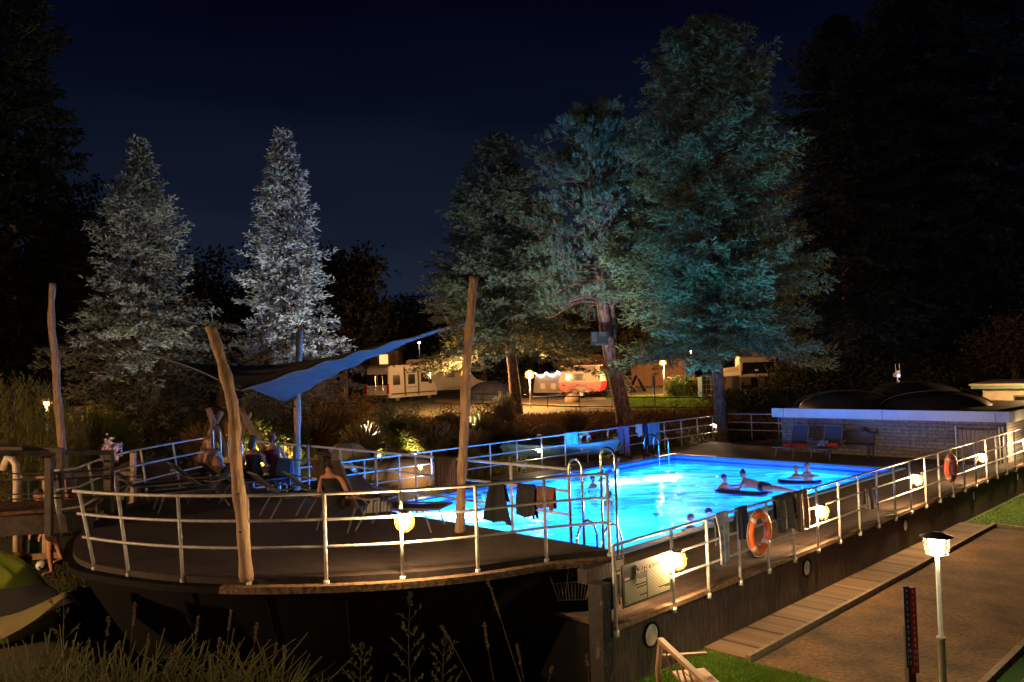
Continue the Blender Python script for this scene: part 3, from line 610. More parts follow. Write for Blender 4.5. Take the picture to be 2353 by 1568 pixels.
u3 = np.array([*U2, 0]); v3 = np.array([*V2, 0])
m_redtow = stripes('red_towel', [(.5, .03, .03), (.5, .03, .03), (.28, .03, .04), (.55, .08, .05)], 7, 1)
cloth_heap('red_towel', 'red striped towel spread over the left lounger by the stone wall', B(16.65, 6.7, .4), u3*.95, v3*.72, .09, m_redtow, 'towel', 3)
cloth_heap('clothes_bundle', 'dark patterned bundle of clothes on the right lounger by the stone wall', B(16.95, 5.75, .4), u3*.4, v3*.45, .2, tw('bundle', (.03, .03, .06), (.2, .2, .28)), 'clothes', 4)
cloth_heap('red_towel', 'red towel crumpled on the right lounger beside the dark bundle', B(16.95, 5.45, .4), u3*.4, v3*.3, .16, m_redtow, 'towel', 5)
bn = thing('bench', 'dark high backed bench standing behind the right lounger at the wall', 'bench', B(17.7, 5.1))
MB().box(B(17.86, 5.2, .62), (.05, 1.6, .5), axb).build('backrest', mat('dark_bench', (.035, .03, .03), .7), bn); MB().box(B(17.6, 5.2, .42), (.5, 1.6, .05), axb).build('seat', mat('dark_bench', (.03, .03, .03)), bn)
for t in (4.45, 5.95):
    for s in (17.4, 17.82): MB().box(B(s, t, .2), (.06, .06, .4), axb).build('leg', m_dark, bn)
# ------------------------------------------------------------------ stone cabin at the stern
cab = thing('stone_cabin', 'low stone cabin with white fascia and dark domed roof at the stern', 'building', B(20, 4.1))
m_stone = brick('cabin_stone', (.19, .165, .15), (.13, .11, .1), (.075, .066, .06), .55, .12, .01, vert=V2, rough=.9, bump=1.)
MB().box(B(21, 4.13, .64), (6, 7.55, 1.28), axb).build('wall', m_stone, cab)
m_fas = mat('fascia_white', (.4, .44, .5), .45, (.36, .4, .46), 2)
for t0, t1 in ((8.2, 7.72), (7.71, 4.1), (4.09, .62), (.61, .2)): MB().box(B(17.87, (t0+t1)/2, 1.45), (.05, t0-t1-.012, .33), axb).build('fascia_board', m_fas, cab)
MB().box(B(21, 4.2, 1.42), (6.2, 7.96, .27), axb).build('roof_slab', m_dark, cab); MB().box(B(21.1, .19, 1.45), (6.4, .05, .33), axb).build('fascia_board', m_fas, cab)
m_roofd = mat('dark_roofing', (.014, .012, .012), .6, (.02, .015, .014), 9)
for s, t, R, h in ((20.2, 6.3, 1.75, .62), (20.3, 3.1, 1.75, .6), (22.6, 4.7, 1.9, .85)):
    mb = MB(); mb.ball(B(s, t, 1.56), (R, R, h), 32, 14); mb.build('roof_dome', m_roofd, cab, True)
    mb = MB(); mb.tube([B(s-R*.98*math.cos(a)*.35-.2, t+R*math.cos(a)*.98, 1.58+h*math.sin(a)) for a in np.linspace(0, math.pi, 15)], .018, 6); mb.build('dome_rib', mat('roof_rib', (.07, .045, .03), .6), cab)
mb = MB(); mb.prism([B(18, .6), B(23.5, .2), B(23.5, 3.2), B(19.5, 3)], 1.56, 1.66); mb.build('roof_sheet', m_roofd, cab)
mb = MB(); mb.tube([B(17.93, 7.2, 1.05), B(18, 7.2, 1.05)], .055, 12); mb.build('vent', m_dark, cab)
fx = mb = MB(); mb.box(B(17.9, 4.75, .9), (.1, .12, .2), axb); mb.tube([B(17.85, 4.7, .9), B(17.6, 4.45, .84), B(17.6, 4.25, .84)], .02, 6); mb.box(B(17.6, 4.2, .88), (.05, .05, .18), axb); mb.build('wall_bracket', m_black2, cab)
MB().box(B(17.93, 5.5, 1.24), (.05, .05, .08), axb).build('vent', m_dark, cab)
gt = thing('gate', 'grey upright boarded gate between two thin white posts by the stone cabin', 'gate', B(17.8, 1.0)); 
for i in range(9): MB().box(B(17.75, 1.62-.125*i, .55), (.025, .1, .95), axb).build('board', mat('grey_board', (.2, .16, .13), .8), gt)
for t in (1.75, .5, .4): MB().tube([B(17.72, t, 0), B(17.72, t, 1.15)], .02, 8).build('post', m_rail, gt)
# ------------------------------------------------------------------ people
def capsule(mb, a, b, ra, rb, n=12):
    a = np.array(a, float); b = np.array(b, float); mb.tube([a, b], [ra, rb], n); mb.ball(a, ra, n, 8); mb.ball(b, rb, n, 8)
def body_obj(name, mb, m, vox, parent):
    o = mb.build(name, m, parent, True); r_ = o.modifiers.new('r', 'REMESH'); r_.mode = 'VOXEL'; r_.voxel_size = vox; r_.use_smooth_shade = True
    s_ = o.modifiers.new('s', 'SMOOTH'); s_.iterations = 2; s_.factor = .4; return o
def head(mb, c, f, tilt=0):
    c = np.array(c, float); f = np.array([f[0], f[1], tilt]); f /= np.linalg.norm(f); s_ = np.cross([0, 0, 1.], f); s_ /= np.linalg.norm(s_); up = np.cross(f, s_)
    mb.ball(c+up*.02-f*.01, (.078, .082, .092), 16, 12); mb.ball(c+f*.025-up*.045, (.058, .058, .062), 12, 10); mb.ball(c+f*.05-up*.085, .026, 10, 8)
    capsule(mb, c+f*.078+up*.01, c+f*.1-up*.025, .01, .014, 8); mb.ball(c+f*.076+up*.035, (.045, .045, .012), 10, 6); mb.ball(c+f*.075-up*.06, (.022, .022, .01), 8, 6)
    for k in (-1, 1): mb.ball(c+s_*.08*k-up*.01, (.014, .014, .028), 8, 6)
    return c, f, s_, up
def face_bits(c, f, s_, up, parent, hair=None, long=0, bun=0, curly=0):
    for k in (-1, 1): MB().ball(c+f*.077+s_*.03*k+up*.012, .011, 8, 6).build('eye', mat('eye', (.05, .04, .03), .2), parent)
    MB().ball(c+f*.083-up*.052, (.022, .022, .006), 8, 6).build('mouth', mat('lip', (.3, .09, .07), .5), parent)
    if hair is None: return
    mb = MB(); mb.ball(c+up*.045-f*.022, (.09, .09, .088), 18, 12)
    if curly:
        for i in range(60):
            a = random.random()*6.28; e = random.random()*1.5-.2; mb.ball(c+up*(.03+.11*math.sin(e))-f*.04+(s_*math.cos(a)+f*math.sin(a)*.7)*.12*math.cos(e), .035, 6, 5)
    if long:
        for k_ in range(7): q = c-f*(.045+.01*k_)-up*(.02+.03*k_*long/.2); mb.ball(q, (.085-.004*k_, .075-.004*k_, .07), 12, 8)
    if bun: mb.ball(c+up*.125-f*.03, .045, 10, 8)
    o = mb.build('hair', hair, parent, True); r_ = o.modifiers.new('r', 'REMESH'); r_.mode = 'VOXEL'; r_.voxel_size = .012; r_.use_smooth_shade = True
def hand(mb, w, d, up=(0, 0, 1), s=1.0):
    """palm and five fingers starting at wrist w, pointing along d"""
    w = np.array(w, float); d = np.array(d, float); d /= np.linalg.norm(d); up = np.array(up, float); sd = np.cross(d, up); sd /= np.linalg.norm(sd)+1e-9; nn = np.cross(sd, d)
    for k in (-1, 0, 1): capsule(mb, w+sd*.022*k*s, w+d*.08*s+sd*.027*k*s, .014*s, .013*s, 8)
    for k, L in zip((-1.5, -.5, .5, 1.5), (.058, .072, .076, .064)):
        a = w+d*.085*s+sd*k*.019*s; b_ = a+d*L*.5*s-nn*.012*s; capsule(mb, a, b_, .0095*s, .009*s, 8); capsule(mb, b_, b_+d*L*.5*s-nn*.03*s, .009*s, .0075*s, 8)
    a = w+d*.025*s+sd*.03*s; b_ = a+d*.035*s+sd*.03*s-nn*.01*s; capsule(mb, a, b_, .012*s, .011*s, 8); capsule(mb, b_, b_+d*.035*s, .01*s, .008*s, 8)
def swimmer(label, p, f, hair, cat='person', arms=None, **kw):
    """head and shoulders out of the water; the rest of the trunk below it"""
    p = np.array(p, float); f = np.array([f[0], f[1], 0.]); f /= np.linalg.norm(f); sd = np.cross([0, 0, 1.], f)
    t = thing('person', label, cat, p-np.array([0, 0, .5]), 'people bathing in the pool'); z = np.array([0, 0, 1.])
    mb = MB(); hc = p+z*.17; fr = head(mb, hc, f); capsule(mb, p-z*.08, p+z*.12, .06, .052); capsule(mb, p-sd*.15-z*.1, p+sd*.15-z*.1, .065, .065); capsule(mb, p-z*.14, p-z*.55, .16, .13)
    mb.ball(p-z*.02, (.14, .14, .06), 12, 8)
    for k in (-1, 1):
        e = p+sd*.26*k+f*.1-z*.22 if not arms else arms[0 if k < 0 else 1][0]; w = e+f*.2+z*.1-sd*.1*k if not arms else arms[0 if k < 0 else 1][1]
        capsule(mb, p+sd*.17*k-z*.1, e, .05, .038); capsule(mb, e, w, .037, .027); hand(mb, w, w-e)
    body_obj('body', mb, m_skin, .014, t); face_bits(*fr, t, hair, **kw); return t
wz = WZ+.02
tocam = lambda p: np.array([-p[0], -p[1]])
def sw(label, s, t, f, hair, **kw): return swimmer(label, B(s, t, wz+.06), f, hair, **kw)
sw('bather with dark hair, alone left of the tall steel handrail', 8.5, 9.3, (.5, -.9), m_hair)
sw('curly haired bather leaning at the bright far pool edge, right of two close heads', 10.5, 9.95, (.7, -.7), m_hair, curly=1)
sw('bather half hidden by the tall steel handrail, left of two close heads', 9.7, 9.9, (.2, -1), m_hair)
sw('bather swimming on the front behind the bow railing corner post', 6.35, 7.0, (-.8, .3), m_hair)
sw('pale brightly lit bather at the left end of the pool beside the log post', 4.3, 9.7, (.1, -1), m_hairb)
sw('bather head just above the near pool edge left of the pale shirt', 4.75, 3.35, (-.3, -1), m_hairb)
sw('bather head at the near pool edge partly behind the pale shirt', 5.6, 3.4, (.3, -1), m_hair)
sw('bather in goggles standing chest high near the far right pool end', 13.6, 5.2, (0, -1), m_hairb)
def mat_float(label, a, b, w, m):
    a = np.array(a); b = np.array(b); d = b-a; n = np.array([-d[1], d[0], 0]); n /= np.linalg.norm(n)
    mb = MB(); mb.grid(lambda u, v: a+d*u+n*w*(v-.5)*(1-.25*(2*u-1)**6)+np.array([0, 0, .03*math.sin(math.pi*v)+.02+.04*(2*u-1)**4]), 14, 8); o = mb.build('float_mat', m, None, True); s_ = o.modifiers.new('t', 'SOLIDIFY'); s_.thickness = .06; tag(o, label, 'float'); return o
m_fl = mat('float_navy', (.02, .03, .12), .5, (.03, .04, .16), 8)
f1a, f1b = ag(1650, 1129, wz), ag(1768, 1138, wz); f2a, f2b = ag(1788, 1108, wz), ag(1888, 1110, wz)
mat_float('dark blue float mat carrying the two bathers in mid pool', f1a, f1b, .6, m_fl); mat_float('dark blue float mat under the bather at the far right pool end', f2a, f2b, .6, mat('float_purple', (.03, .02, .12), .5))
P1 = ag(1665, 1124, wz); P2 = ag(1712, 1126, wz); P3 = ag(1862, 1104, wz)
swimmer('bather with short dark hair resting at the left end of the mid pool float', P1+np.array([0, 0, .14]), (.3, -1), m_hair, arms=[(P1+np.array([.35, -.05, .1]), P1+np.array([.6, 0, .12])), (P1+np.array([-.3, .1, -.1]), P1+np.array([-.2, -.1, -.1]))])
def lying(label, p, d, f, hair, **kw):
    """propped on the elbows on a float, legs stretched out along d"""
    p = np.array(p, float); z = np.array([0, 0, 1.]); d = np.array([d[0], d[1], 0.]); d /= np.linalg.norm(d); sd = np.cross(z, d)
    t = thing('person', label, 'person', p, 'people bathing in the pool'); mb = MB(); sh = p+z*.22; fr = head(mb, sh+z*.24-d*.05, f)
    capsule(mb, sh, sh+z*.14-d*.03, .06, .052); capsule(mb, sh+sd*.15, sh-sd*.15, .06, .06); capsule(mb, sh+d*.05, p+d*.32+z*.2, .15, .12); capsule(mb, p+d*.34+z*.18, p+d*.6+z*.13, .12, .14)
    for k in (-1, 1):
        capsule(mb, p+d*.62+z*.13+sd*.08*k, p+d*1.0+z*.12+sd*.1*k, .085, .06); capsule(mb, p+d*1.0+z*.12+sd*.1*k, p+d*1.38+z*.08+sd*.09*k, .055, .035); capsule(mb, p+d*1.38+z*.08+sd*.09*k, p+d*1.55+z*.07+sd*.09*k, .035, .022)
        e = p+sd*.24*k+z*.07-d*.06; capsule(mb, sh+sd*.17*k, e, .048, .038); w = e-d*.22; capsule(mb, e, w, .036, .026); hand(mb, w, -d)
    body_obj('body', mb, m_skin, .014, t); face_bits(*fr, t, hair, **kw)
    mb = MB(); capsule(mb, p+d*.5+z*.15, p+d*.66+z*.13, .147, .15); mb.build('swimsuit', mat('swim_dark', (.02, .02, .05), .8), t, True); return t
lying('bather with hair in a bun lying on the mid pool float', P2+np.array([0, 0, -.02]), (.62, -.5), (-.3, -1), m_hair, bun=1)
swimmer('bather leaning both arms on the float at the far right pool end', P3+np.array([0, .25, .2]), (-.2, -1), m_hairb, arms=[(P3+np.array([-.32, .05, .12]), P3+np.array([-.6, -.1, .13])), (P3+np.array([.28, .05, .12]), P3+np.array([.05, -.12, .14]))])
# seated woman in the chair, back to the camera
def seated(label, p, d, hair, top, arm_skin=True, long=.2, group=None, legs=True, lean=.1, name='person', **kw):
    p = np.array(p, float); z = np.array([0, 0, 1.]); d = np.array([d[0], d[1], 0.]); d /= np.linalg.norm(d); sd = np.cross(z, d); t = thing(name, label, 'person', p, group)
    mb = MB(); hip = p+z*.1; ch = hip+z*.36-d*lean; fr = head(mb, ch+z*.36-d*lean*.6, d)
    capsule(mb, ch+z*.1-d*lean*.3, ch+z*.25-d*lean*.5, .06, .05); capsule(mb, hip, ch, .14, .15); mb.ball(ch+z*.02, (.17, .15, .15), 14, 10); capsule(mb, ch+sd*.16+z*.07, ch-sd*.16+z*.07, .06, .06)
    for k in (-1, 1):
        kn = hip+d*.46+sd*.11*k+z*.04; an = kn+d*.35-z*.05; capsule(mb, hip+sd*.1*k, kn, .085, .06); capsule(mb, kn, an, .055, .035); capsule(mb, an, an+d*.06+z*.12, .035, .022)
        e = ch+sd*.3*k-z*.2+d*.02; w = e+d*.2-z*.02-sd*.06*k; capsule(mb, ch+sd*.19*k+z*.06, e, .05, .038); capsule(mb, e, w, .037, .027); hand(mb, w, w-e)
    body_obj('body', mb, m_skin, .013, t); face_bits(*fr, t, hair, long=long, **kw)
    mb = MB(); capsule(mb, hip-z*.02, ch-z*.02, .155, .165); mb.ball(ch+z*.0, (.185, .165, .13), 14, 10); capsule(mb, hip+sd*.1, hip-sd*.1, .12, .12); mb.build('top', top, t, True); return t
pp = np.array(sp_)+np.array([0, 0, .4])+np.array([math.cos(lu+.35), math.sin(lu+.35), 0])*.62
seated('person with big loose dark hair in the reclining chair, back turned', pp+np.array([0, 0, .0]), (math.cos(lu+.35), math.sin(lu+.35)), m_hair, mat('black_top', (.012, .012, .014), .9), curly=1, lean=.2, long=.06)
q = ag(583, 1093, 1.3); seated('woman with a bare back and thin straps sitting at the far bow railing', (q[0], q[1], 1.26), (.2, 1), m_hair, mat('dark_camisole', (.03, .022, .02), .9), lean=0, long=.12)
q = ag(607, 1090, 1.3); seated('person in a maroon t-shirt sitting right of the woman with the bare back', (q[0]+.1, q[1]+.35, 1.3), (-.1, 1), mat('auburn_hair', (.16, .05, .03), .7), mat('maroon_shirt', (.16, .02, .035), .9), lean=0, long=.05)
q = ag(508, 1092, 1.25); seated('bare skinned person reclining behind the dark loungers beside the bent handrail', (q[0], q[1], 1.22), (.6, -.3), m_hairb, mat('tan_top', (.3, .17, .12), .9), lean=.25)
# man bent forward under the gangway, only his legs showing
def standing_man():
    f0 = ag(119, 1322, -.2); f0[2] = gz(f0[0], f0[1])+.01; t = thing('person', 'barefoot person on the grass below the gangway, only the bare legs showing', 'person', f0)
    z = np.array([0, 0, 1.]); d = np.array([-.6, -.8, 0]); sd = np.array([.8, -.6, 0.]); mb = MB(); hip = f0+z*.88+sd*.08
    kn = f0+z*.47+d*.03; capsule(mb, hip-sd*.06, kn, .1, .062, 14); mb.ball(kn, .062); capsule(mb, kn-z*.06, f0+z*.09, .062, .038, 14); capsule(mb, f0+z*.04-d*.04, f0+z*.028+d*.15, .038, .03)
    for k in range(5): capsule(mb, f0+z*.02+d*.15+sd*(.03-.016*k), f0+z*.018+d*(.19-.008*k)+sd*(.034-.018*k), .011, .009, 8)
    k2 = hip+sd*.3+d*.1-z*.12; capsule(mb, hip+sd*.08, k2, .1, .065, 14); f2 = k2-z*.42-d*.12+sd*.02; capsule(mb, k2, f2, .06, .038, 14); capsule(mb, f2, f2+d*.15-z*.03, .034, .026)
    sh = hip+z*.4+d*.12-sd*.12; capsule(mb, hip, sh, .14, .16); fr = head(mb, sh+z*.28+d*.08, d, -.5); capsule(mb, sh, sh+z*.18+d*.03, .06, .05)
    for k in (-1, 1): e = sh+sd*.2*k-z*.25; w = e-z*.18+d*.12; capsule(mb, sh+sd*.16*k, e, .05, .038); capsule(mb, e, w, .037, .027); hand(mb, w, w-e, d)
    body_obj('body', mb, m_skin, .012, t); face_bits(*fr, t, m_hair); mb = MB(); capsule(mb, hip+z*.0, hip+z*.06, .15, .15); capsule(mb, hip-sd*.04, hip-sd*.05-z*.14, .125, .12); mb.build('shorts', mat('dark_shorts', (.02, .02, .025), .9), t, True)
    mb = MB(); capsule(mb, hip+z*.15, sh, .155, .175); mb.build('shirt', mat('dark_shirt', (.015, .015, .02), .9), t, True)
standing_man()
# ------------------------------------------------------------------ gangway on the left
m_tarw = mat('tarred_timber', (.03, .024, .022), .8, (.06, .045, .035), 9, .4)
gw = thing('gangway', 'dark timber gangway with cable railing coming from the left onto the bow', 'gangway', at(60, 1240, 15.6))
gA, gB = at(-180, 1188, 14.2), at(215, 1168, 15.2); gdir = (gB-gA)/np.linalg.norm(gB-gA); gn = np.array([-gdir[1], gdir[0], 0]); gn /= np.linalg.norm(gn)
if gn[1] < 0: gn = -gn
NPL = 26
for i in range(NPL):
    p = gA+(gB-gA)*(i+.5)/NPL; MB().bar(p-gn*.1, p+gn*1.25, .13, .05).build('plank', mat('gangway_plank', (.16, .07, .04), .8, (.08, .035, .02), 7, .4), gw)
for o_ in (-.12, 1.2): MB().bar(gA+gn*o_-np.array([0, 0, .22]), gB+gn*o_-np.array([0, 0, .22]), .1, .34).build('beam', m_tarw, gw)
for x, y0, y1, d, w in ((113, 1232, 1052, 14.6, .11), (139, 1222, 1030, 14.9, .1), (250, 1180, 1036, 16.4, .14), (-60, 1300, 1050, 14.4, .1)):
    MB().bar(at(x, y0, d), at(x, y1, d), w, w).build('post', m_tarw, gw)
MB().bar(at(-120, 1042, 14.5), at(252, 1040, 16.3), .12, .09).build('handrail', m_tarw, gw); MB().bar(at(-100, 1030, 15.4), at(135, 1034, 15.6), .1, .09).build('handrail', m_tarw, gw)
for y in (1090, 1105, 1140, 1152): MB().tube([at(-100, y, 14.5), at(117, y-2-(y-1090)*.08, 14.6), at(250, y-10, 16.3)], .014, 6).build('cable', m_black2, gw)
mb = MB(); mb.tube([at(66+40*k, 1200+26*math.sin(math.pi*k), 15.2) for k in np.linspace(0, 1, 9)], .012, 6); tag(mb.build('rope', mat('rope', (.5, .45, .38))), 'slack rope hanging below the gangway', 'rope')
# shed made of old green panels
shd = thing('panelled_shed', 'shed with weathered green panels in cream timber frames behind the gangway', 'shed', at(130, 1250, 17))
m_gp = mat('flaking_green', (.09, .14, .07), .8, (.34, .2, .11), 3.2, .4, lo=.58, hi=.63); m_fr = mat('cream_timber', (.42, .3, .19), .7, (.33, .22, .13), 7, .3)
def panel(x0, x1, y0, y1, d0, d1):
    a, b = at(x0, y0, d0), at(x1, y0, d1); a2, b2 = at(x0, y1, d0), at(x1, y1, d1); n = np.cross(b-a, a2-a); n /= np.linalg.norm(n); n = n if n[1] > 0 else -n; mb = MB()
    mb.v = [tuple(p+n*k) for k in (.03, .06) for p in (a, b, b2, a2)]; mb.f = [(0, 1, 2, 3), (4, 5, 6, 7), (0, 1, 5, 4), (1, 2, 6, 5), (2, 3, 7, 6), (3, 0, 4, 7)]; mb.build('panel', m_gp, shd)
    for p, q in ((a, b), (a2, b2), (a, a2), (b, b2)): MB().bar(p, q, .1, .08).build('frame', m_fr, shd)
panel(46, 104, 1098, 1278, 17.2, 17.4); panel(170, 245, 1095, 1190, 18, 18.4); panel(268, 305, 1088, 1172, 18.6, 18.8)
MB().bar(at(36, 1282, 17.1), at(140, 1275, 17.5), .1, .12).build('sill', m_fr, shd)
mb = MB(); mb.tube([at(38, 1290, 17), at(38, 1100, 17), at(36, 1068, 17), at(28, 1056, 17), at(16, 1052, 17), at(6, 1080, 17)], .07, 10); mb.build('downpipe', m_cream, shd, True)
mb = MB(); mb.bar(at(306, 1172, 18.9), at(306, 1040, 18.9), .12, .1); mb.build('frame', m_fr, shd)
mb = MB(); mb.bar(at(158, 1170, 17.7), at(144, 1082, 17.6), .2, .16); o = mb.build('timber_post', mat('orange_post', (.35, .14, .06), .7)); tag(o, 'orange brown square post leaning behind the gangway posts', 'post')
# ------------------------------------------------------------------ tents
def dome_tent(label, c, w, d, h, m, rz=0, ribs=3, door=None, cat='tent', grp=None):
    t = thing('dome_tent', label, cat, c, grp); R = np.array([[math.cos(rz), -math.sin(rz)], [math.sin(rz), math.cos(rz)]])
    def fn(u, v):
        a = 2*math.pi*u; e = v*math.pi/2; k = 1+.1*abs(math.cos(2*a))*math.cos(e); x = w/2*math.cos(a)*math.cos(e)**.8*k; y = d/2*math.sin(a)*math.cos(e)**.8*k; q = R@np.array([x, y]); return (c[0]+q[0], c[1]+q[1], c[2]+h*math.sin(e)**.95)
    MB().grid(fn, 32, 10).build('canopy', m, t, True)
    for k in range(ribs):
        a0 = math.pi/4+k*math.pi/ribs
        pts = [fn((a0 if s_ < 0 else a0+math.pi)/(2*math.pi) % 1, 1-abs(s_)) for s_ in np.linspace(-1, 1, 21)]; MB().tube(np.array(pts)+np.array([0, 0, .01]), .012, 6).build('pole', mat('tent_pole', (.05, .05, .05), .5), t)
    if door:
        MB().grid(lambda u, v: tuple(np.array(fn((door+(u-.5)*.16) % 1, v*.75))+np.array([0, -.03, .0])), 8, 8).build('door', mat('tent_door', (.3, .17, .07), .8), t, True)
    return t
def gp(x, y, dep):
    p = at(x, y, dep); p[2] = gz(p[0], p[1]); return p
dome_tent('orange lit beige dome tent behind the bow platform railing', gp(925, 1120, 25.6), 2.5, 2.0, .8, mat('tent_beige', (.62, .42, .22), .8, (.5, .33, .17), 5, trans=.2), .5, 3, .72)
dome_tent('small yellow beige tent seen through the faded life ring', gp(800, 1120, 27), 1.7, 1.5, 1.2, mat('tent_khaki', (.36, .3, .15), .8), .2)
dome_tent('grey brown dome tent behind the left end of the bow railing', gp(210, 1110, 22), 2.4, 2.2, 1.25, mat('tent_grey', (.12, .1, .085), .8), .3)
dome_tent('low dark dome tent behind the short bow railing', gp(335, 1110, 25), 2.4, 2., 1.1, mat('tent_dark', (.1, .07, .05), .8), .3)
dome_tent('blue striped dome tent beneath the far conifers', gp(1125, 905, 57), 3., 2.5, 1.3, mat('tent_blue', (.012, .016, .035), .8, (.03, .034, .06), 3), .3, cat='tent')
# yellow tent, bottom left
tp = gp(-120, 1440, 12.6)
yt = dome_tent('lime yellow tent with black trim in the bottom left corner', tp, 2.75, 2.2, 1.3, mat('tent_lime', (.55, .62, .05), .7, (.42, .5, .03), 3), .2, 2)
_px = [-120, -40, 0, 60, 130, 165, 190]; _pt = [1375, 1362, 1355, 1344, 1350, 1366, 1392]; _pb = [1475, 1462, 1452, 1432, 1398, 1385, 1396]
mb = MB(); mb.grid(lambda u, v: at(-120+310*u, np.interp(-120+310*u, _px, _pt)*(1-v)+np.interp(-120+310*u, _px, _pb)*v, 11.3+.35*math.sin(v*math.pi/2)*-1+.2*u), 24, 6); mb.build('porch', mat('tent_black', (.006, .006, .007), .9), yt, True)
mb = MB(); mb.grid(lambda u, v: np.array([at(-90+240*u, 1430-10*u-60*u*u+v*(80-70*u), 11.0-.25*v)[k] for k in range(3)])+np.array([0, 0, .008*math.sin(u*9+v*5)]), 30, 8); o = mb.build('groundsheet', mat('tarp_tan', (.13, .08, .04), .85, (.15, .15, .03), 2.2)); s_ = o.modifiers.new('t', 'SOLIDIFY'); s_.thickness = .02; tag(o, 'crumpled tan and yellow tent flap lying in front of the lime tent', 'tarp')
mb = MB(); mb.grid(lambda u, v: at(-20+92*u-8*v*(u > .5), 1273+4*math.sin(u*8)+72*v*(1 if u > .3 else .8), 13.6+.2*math.sin(u*9)), 14, 8); o = mb.build('orange_towel', tw('orange', (.6, .24, .04), (.5, .18, .03)), None, True); s_ = o.modifiers.new('t', 'SOLIDIFY'); s_.thickness = .02; tag(o, 'orange towel drying behind the lime yellow tent', 'towel')
q = gp(112, 1318, 16.2); MB().ball(q+np.array([-.25, .2, .1]), .11, 16, 12).build('football', mat('football', (.6, .6, .6), .4, (.03, .03, .03), 9, lo=.5, hi=.52), None, True).update_tag()
bo = bpy.data.objects['football']; tag(bo, 'black and white ball in the grass behind the bare leg', 'ball')
# ------------------------------------------------------------------ lamps standing on the ground
def park_lamp(label, base, h, hat, m_b, r=.07, cat='street lamp', sleeve=.75, grp='lamp posts'):
    t = thing('street_lamp', label, cat, base, grp); x, y, z = base
    MB().lathe(base, [(.045, 0), (.045, sleeve), (.055, sleeve), (.055, sleeve+.02), (.03, sleeve+.025), (.026, h)], 16).build('post', mat('lamp_post_paint', (.3, .29, .25), .45, (.24, .23, .2), 6), t, True)
    MB().lathe((x, y, z+h), [(.02, 0), (r*.9, .015), (r*1.1, .2), (r*.9, .24), (0, .24)], 18).build('bulb', m_b, t, True)
    MB().lathe((x, y, z+h), [(.03, -.02), (r*1.7, .02), (r*1.9, .2), (r*1.6, .25), (0, .25)], 20).build('halo_shade', shell_mat('clear_halo', (1, .9, .6), .012), t, True)
    if hat:
        MB().lathe((x, y, z+h+.25), [(0, .05), (.06, .045), (.19, 0), (.19, -.012), (0, -.012)], 24).build('hat', m_dark, t, True)
        for k in range(3):
            a = k*2.1+.4; MB().tube([(x+math.cos(a)*.075, y+math.sin(a)*.075, z+h), (x+math.cos(a)*.1, y+math.sin(a)*.1, z+h+.25)], .006, 6).build('stay', m_steel, t)
    return t
lb = at(2164, 1500, 10.4); lb[2] = -.9
park_lamp('bright white lamp under a flat hat on a slim post at the gravel court', lb, 1.9, True, emat('lamp_white', (1, .86, .55), 130), sleeve=.86, r=.082)
m_glob = emat('lamp_orange', (1, .5, .18), 1900)
def globe_lamp(label, x, y, dep, h, R=.17, m=None):
    b = gp(x, y, dep); t = thing('street_lamp', label, 'street lamp', b, 'lamp posts'); MB().tube([b, b+np.array([0, 0, h-R])], .05, 10).build('post', mat('lamp_post_paint', (.3, .29, .25)), t, True)
    MB().ball(b+np.array([0, 0, h]), R*.72, 16, 12).build('bulb', m or m_glob, t, True); MB().ball(b+np.array([0, 0, h]), R*1.55, 24, 16).build('halo_globe', shell_mat('orange_halo', (1, .45, .12), .006), t, True); return t
globe_lamp('orange globe lamp on a pale post left of the red and white caravan', 1219, 930, 47.5, 1.92)
globe_lamp('orange globe lamp near the round hedge right of the pine trunk', 1527, 905, 55, 2.2)
globe_lamp('orange globe lamp behind the tall log post on the far left', 108, 1000, 27, 2.8, .11, emat('lamp_orange2', (1, .5, .16), 420))
globe_lamp('small distant lamp glowing through the branches right of the hedge', 1591, 905, 66, 3.4, .14)
globe_lamp('added globe lamp beyond the right edge in front of the white building', 2412, 1000, 31, 2.3, .13, emat('added_lamp_orange', (1, .55, .22), 900))  # added lamp out of view, put in to light the white building
globe_lamp('tiny white lamp above the roofs behind the camper van', 967, 915, 75, 4.6, .1, emat('lamp_w', (1, .8, .6), 70))
globe_lamp('added orange globe lamp hidden behind the tall log post next to the campsite', 1073, 925, 46, 2.2)  # added lamp, put in behind the log to light the camper van
# added lamp, unseen behind on the left, put in to light bow and weeds
park_lamp('added lamp post with flat hat, unseen behind the viewpoint', np.array([-5.5, -3.5, 1.45]), 3.0, True, emat('added_lamp_behind', (1, .7, .4), 460), r=.1)
park_lamp('added lamp post with flat hat on the bank, unseen left of the tents', np.array([-15., 8.5, gz(-15, 8.5)]), 2.6, True, emat('added_lamp_left', (1, .55, .25), 3400), r=.08)  # added lamp out of view, stands in for the orange light from left
